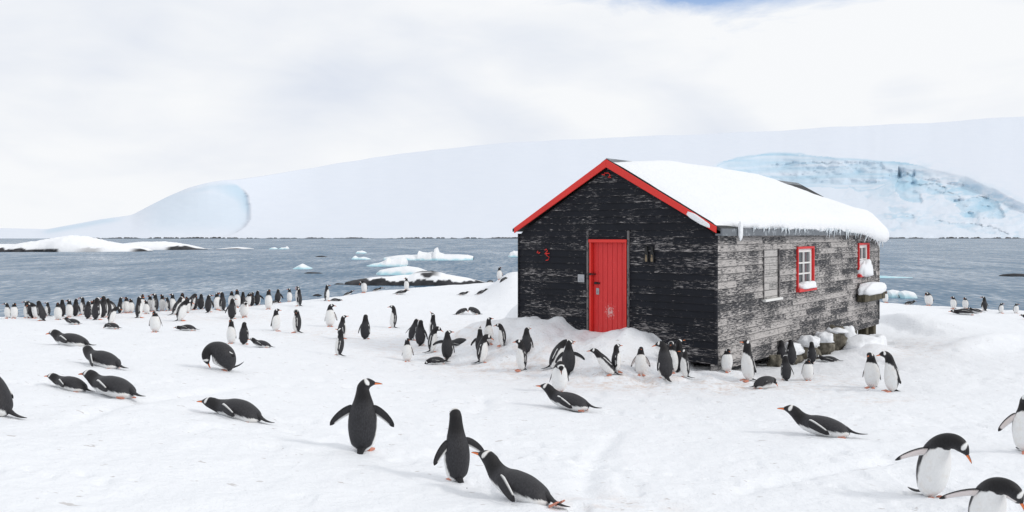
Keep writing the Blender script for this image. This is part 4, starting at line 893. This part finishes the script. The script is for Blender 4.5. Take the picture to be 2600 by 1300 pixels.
    p('tall', 1724, 944, 84, 60, 'tallest penguin of the group at the black corner, white patches on its head', yaw=-40)
    p('stand', 1739, 958, 72, 176, 'red beaked penguin in profile facing left, rightmost of the group at the black corner', fl=(10, -6, 0))
    p('stand', 1627, 951, 72, 270, 'white fronted penguin with both flippers held low and wide under the drift', fl=(34, 0, .6), fr=(34, 0, .6), neck=.9)
    p('lean_far', 1556, 952, 68, 178, 'penguin stooping far forward to the left below the red door', fl=(8, -12, 0))
    p('stand', 1565, 944, 72, 10, 'penguin standing back to back with the stooping one, beak to the right', yaw=10, fl=(10, 0, 0))
    p('stand', 1444, 948, 86, 80, 'dark backed penguin lifting its right flipper, head to the right', yaw=-50, fr=(72, 0, 1), fl=(48, 0, .9))
    p('lean', 1402, 935, 74, 4, 'penguin leaning right with its head hidden behind a dark backed one', psi=[12, 16, 20, 24, 28, 34, 44, 60, 86, 100])
    p('bow', 1420, 996, 84, 274, 'white fronted penguin bowing to us behind a lying one', tail='high', fl=(20, 0, .2), fr=(16, 0, .2), neck=.95)
    p('stand', 1337, 898, 68, 78, 'dark backed penguin looking up behind a white fronted neighbour, left of the door', yaw=-35, fr=(22, 0, .4))
    p('stand', 1324, 941, 80, 192, 'white fronted penguin in profile with its tail to the right, left of the door', psi=[-8, -6, 0, 3, 6, 6, 8, 26, 62, 90], yaw=12)
    # mid ground left of the hut
    p('up', 1219, 896, 68, 84, 'dark backed penguin with flippers out right behind a bowing one', fl=(48, 0, .9), fr=(50, 0, .9))
    p('hunch', 1224, 921, 73, 4, 'penguin in profile bowing to the right with a white belly and long tail', psi=[-6, -4, 2, 6, 10, 16, 26, 50, 96, 116], neck=1.0, fr=(12, -4, 0))
    p('tall', 1241, 873, 68, 284, 'white fronted penguin looking right behind a dark pair', yaw=45)
    p('stand', 1274, 878, 58, 176, 'penguin in profile facing left right beside a white fronted one', psi=[-10, -8, -2, 4, 8, 12, 20, 46, 80, 98])
    p('stand', 1136, 912, 74, 86, 'dark backed penguin holding its left flipper straight out', yaw=-60, fl=(82, 0, 1), fr=(20, 0, .3))
    p('prone', 1162, 875, 74, 172, 'lying penguin passing behind the one with a straight flipper')
    p('prone_tuck', 1110, 924, 58, 196, 'small lying penguin with its head on the snow')
    p('stand', 1098, 894, 66, 6, 'white bellied penguin bowing to the right amid dark backed ones', psi=[-6, -4, 2, 6, 10, 18, 30, 56, 100, 120], neck=1.0)
    p('stand', 1068, 877, 66, 84, 'dark backed penguin with head raised in the huddle of three', fl=(26, 0, .4), fr=(26, 0, .4))
    p('lean', 1045, 864, 54, 60, 'dark penguin leaning behind another back in the huddle of three', fl=(40, 0, .6))
    p('up', 1098, 856, 66, 160, 'dark penguin looking up to the left above the huddle', fl=(22, 0, .2))
    p('stand', 1034, 917, 60, 280, 'white fronted penguin with reddish beak at the front of the huddle', yaw=28, fr=(14, 0, 0), fl=(24, 0, .4))
    p('tall', 996, 832, 58, 184, 'slim upright penguin facing left with a long tail, alone above the huddle', psi=[-14, -12, -8, -5, -2, 0, 4, 26, 66, 94])
    p('stand', 928, 861, 64, 84, 'dark backed penguin with its left flipper lifted, standing alone in the middle', fl=(26, 0, .5), neck=1.05)
    p('stand', 868, 860, 60, 40, 'dark penguin turned right with its beak pointing up right', yaw=-34, fr=(24, 4, .3), psi=[-6, -4, 2, 6, 8, 8, 6, 12, 46, 76])
    p('up', 858, 902, 70, 166, 'white bellied penguin in profile looking left, right below a dark one', psi=[-16, -14, -10, -8, -6, -4, -4, 6, 44, 78])
    p('stand', 838, 829, 58, 282, 'white fronted penguin twisting its head over its shoulder', yaw=70, fl=(28, 0, .5), fr=(14, 0, .2), psi=[-6, -6, 0, 2, 2, 0, 4, 30, 72, 92])
    p('stand', 753, 844, 60, 170, 'dark penguin preening over its back with a long tail to the right', yaw=120, fl=(10, -6, 0), psi=[-8, -6, -2, 0, 2, 2, 10, 50, 90, 110])
    p('stand', 701, 841, 58, 330, 'white bellied penguin half turned to the right beside a preening one', yaw=24, fr=(10, -10, 0))
    p('tall', 587, 872, 62, 266, 'white fronted penguin left of a dark backed one above the black ball', neck=1.2)
    p('stand', 620, 874, 58, 92, 'dark backed penguin beside a white fronted one above the black ball', neck=.85)
    p('prone', 664, 882, 74, 166, 'lying penguin with its head behind a standing dark backed one')
    p('short', 394, 843, 54, 272, 'white fronted penguin standing alone in front of the shoreline crowd', fl=(22, 0, .3), fr=(22, 0, .3))
    p('prone_flat', 474, 840, 72, 174, 'penguin lying by itself right of a lone white fronted one')
    p('prone', 184, 824, 62, 164, 'lying penguin at the left foot of the shoreline crowd')
    p('prone_tuck', 286, 835, 44, 172, 'small lying penguin at the heels of a standing one in the crowd')
    # along the crest
    p('stand', 830, 764, 42, 14, 'lone dark penguin in profile facing right on the crest', neck=1.1)
    p('prone_flat', 852, 764, 28, 0, 'short dark lying penguin at the heels of the lone one on the crest')
    p('prone', 883, 745, 36, 12, 'lying penguin on the crest left of a hunched white one')
    p('bow', 925, 743, 32, 255, 'hunched white penguin on the crest before the black rocks', yaw=-50)
    p('prone', 957, 739, 26, 10, 'lying penguin on the crest right of a hunched white one')
    p('stand', 1032, 736, 32, 250, 'white fronted penguin on the crest before the rock islet', yaw=-30)
    p('prone', 1018, 748, 44, 12, 'lying penguin at the feet of the one before the rock islet', fr=(30, 4, .2))
    p('prone', 1176, 750, 34, 20, 'left one of two lying penguins on the slope below the snow mound')
    p('prone', 1223, 745, 40, 18, 'right one of two lying penguins on the slope below the snow mound')
    p('sit', 1169, 799, 40, 30, 'left one of two crouched dark penguins left of the hut')
    p('sit', 1207, 799, 40, 140, 'right one of two crouched dark penguins left of the hut')
    p('stand', 1268, 710, 33, 285, 'white fronted penguin on the snow mound beside the hut', yaw=30, fl=(30, 0, .5))
    p('prone_tuck', 1278, 712, 26, 15, 'dark lying penguin on the mound at the feet of a standing one')
    p('prone_tuck', 1243, 714, 20, 30, 'tiny dark lying penguin at the left end of the snow mound')
    # right of the hut
    p('short', 2248, 757, 30, 275, 'white fronted penguin alone at the shore just right of the hut')
    p('prone', 2310, 765, 40, 15, 'lying penguin on the right crest facing right')
    p('hunch', 2359, 768, 36, 215, 'penguin with curved dark back and bent head on the right crest')
    p('short', 2421, 784, 32, 200, 'left one of two white penguins standing behind lying ones on the right crest')
    p('short', 2451, 784, 30, 210, 'right one of two white penguins standing behind lying ones on the right crest')
    p('prone_flat', 2447, 799, 74, 172, 'front lying penguin of the group on the right crest')
    p('prone', 2478, 794, 44, 165, 'lying penguin behind the front one on the right crest')
    p('stand', 2499, 789, 37, 110, 'dark backed penguin with spread flippers on the right crest', yaw=40, fl=(34, 0, .7), fr=(36, 0, .7))
    p('short', 2542, 795, 26, 300, 'half hidden white penguin with its head turned away near the right edge')
    p('short', 2580, 796, 26, 285, 'half hidden white penguin looking right, nearest the right edge of the crest', yaw=30)
    p('prone', 2612, 812, 44, 170, 'dark lying penguin cut off by the right edge')
foreground()

def crowd():
    # x, y, height, heading, pose, extra
    T = [(19, 808, 40, 250, 'short', S(yaw=-40)), (36, 808, 40, 285, 'short', S(yaw=40)), (67, 807, 44, 205, 'stand', S()), (80, 808, 44, 150, 'lean', S()), (92, 808, 42, 250, 'hunch', S()),
         (108, 814, 51, 150, 'lean', S(neck=.9)), (121, 802, 36, 200, 'stand', S()), (147, 812, 45, 265, 'stand', S(yaw=30)), (158, 803, 44, 130, 'stand', S()), (176, 806, 46, 275, 'stand', S(yaw=-30)),
         (193, 803, 46, 80, 'stand', S(fr=(30, 0, .5))), (210, 799, 46, 200, 'stand', S()), (224, 809, 46, 95, 'stand', S()), (236, 804, 44, 285, 'short', S()), (246, 812, 58, 70, 'stand', S()),
         (251, 790, 42, 270, 'up', S()), (263, 806, 56, 85, 'stand', S()), (274, 802, 46, 140, 'stand', S()), (282, 822, 44, 10, 'hunch', S(neck=.9)), (290, 790, 34, 200, 'hunch', S()),
         (306, 791, 42, 70, 'stand', S()), (321, 788, 42, 280, 'stand', S()), (333, 788, 36, 270, 'short', S()), (353, 807, 56, 45, 'stand', S(yaw=-20)), (361, 792, 46, 285, 'stand', S(yaw=30)),
         (372, 797, 36, 260, 'short', S()), (381, 788, 42, 280, 'stand', S()), (394, 788, 46, 185, 'stand', S()), (412, 785, 43, 272, 'stand', S()), (426, 780, 36, 190, 'short', S()), (438, 786, 44, 265, 'stand', S(yaw=-25)),
         (442, 799, 46, 30, 'lean', S()), (458, 815, 56, 8, 'hunch', S(neck=1.0)), (463, 784, 46, 270, 'stand', S(yaw=25)), (475, 794, 42, 280, 'short', S()), (484, 781, 42, 50, 'hunch', S()),
         (494, 780, 38, 100, 'hunch', S(fr=(75, 0, 1))), (511, 780, 40, 88, 'stand', S()), (530, 793, 46, 80, 'stand', S(yaw=-50, fr=(34, 0, .5))), (551, 786, 44, 330, 'stand', S()), (564, 789, 49, 165, 'stand', S(fl=(24, 0, .3))),
         (590, 810, 54, 84, 'stand', S(fl=(34, 0, .6))), (588, 776, 42, 265, 'stand', S(yaw=30)), (602, 780, 46, 275, 'tall', S()), (620, 805, 44, 300, 'bow', S()), (617, 773, 38, 100, 'stand', S()), (629, 772, 36, 320, 'hunch', S()),
         (640, 770, 36, 85, 'short', S()), (654, 769, 38, 80, 'stand', S(fr=(62, 0, 1))), (682, 785, 51, 280, 'stand', S(yaw=30)), (706, 764, 36, 84, 'stand', S(fr=(44, 0, .8))), (735, 758, 35, 268, 'stand', S()),
         (759, 777, 46, 165, 'tall', S(fl=(18, 0, .2))), (757, 760, 38, 268, 'stand', S())]
    def look(h):
        h %= 360; return 'white fronted' if 225 <= h <= 315 else 'dark backed' if 45 <= h <= 135 else 'left facing' if 135 < h < 225 else 'right facing'
    ones = 'first second third fourth fifth sixth seventh eighth ninth tenth eleventh twelfth thirteenth fourteenth fifteenth sixteenth seventeenth eighteenth nineteenth twentieth'.split()
    def ordn(i): return ones[i] if i < 20 else 'twenty '+ones[i-20]
    cnt = {}
    for t in sorted(T): cnt.setdefault(look(t[3]), []).append(t)
    POSE_W = dict(lean='leaning ', hunch='hunched ', bow='bowing ', up='upward looking ', tall='upright ')
    for (x, y, s, h, ps, ov) in T:
        k = look(h); i = cnt[k].index((x, y, s, h, ps, ov)); n = len(cnt[k]); w_ = 'flipper raised, ' if any(ov.get(q, (0,))[0] > 50 for q in ('fl', 'fr')) else ''
        if i < n-1-i: lab = f'{POSE_W.get(ps, "")}penguin, {w_}{ordn(i)} from the left of the {k} in the shoreline crowd'
        else: lab = f'{POSE_W.get(ps, "")}penguin, {w_}{ordn(n-1-i)} from the right of the {k} in the shoreline crowd'
        q_ = random.Random(x*7+y); ov = dict(ov); ov.setdefault('fat', round(q_.uniform(.92, 1.10), 2)); ov.setdefault('neck', round(q_.uniform(.75, 1.2), 2)); ov.setdefault('yaw', q_.choice([-35, -15, 0, 0, 20, 40]))
        penguin(ps, x, y, s, h, lab.replace('first from the left', 'leftmost').replace('first from the right', 'rightmost').replace('leftmost of', 'leftmost of'), 'penguins crowded along the shore', **ov)
    penguin('prone_tuck', 697, 766, 20, 10, 'tiny dark lying penguin at the right end of the shoreline crowd')
crowd()
print('PENGUIN SIZE', _log)
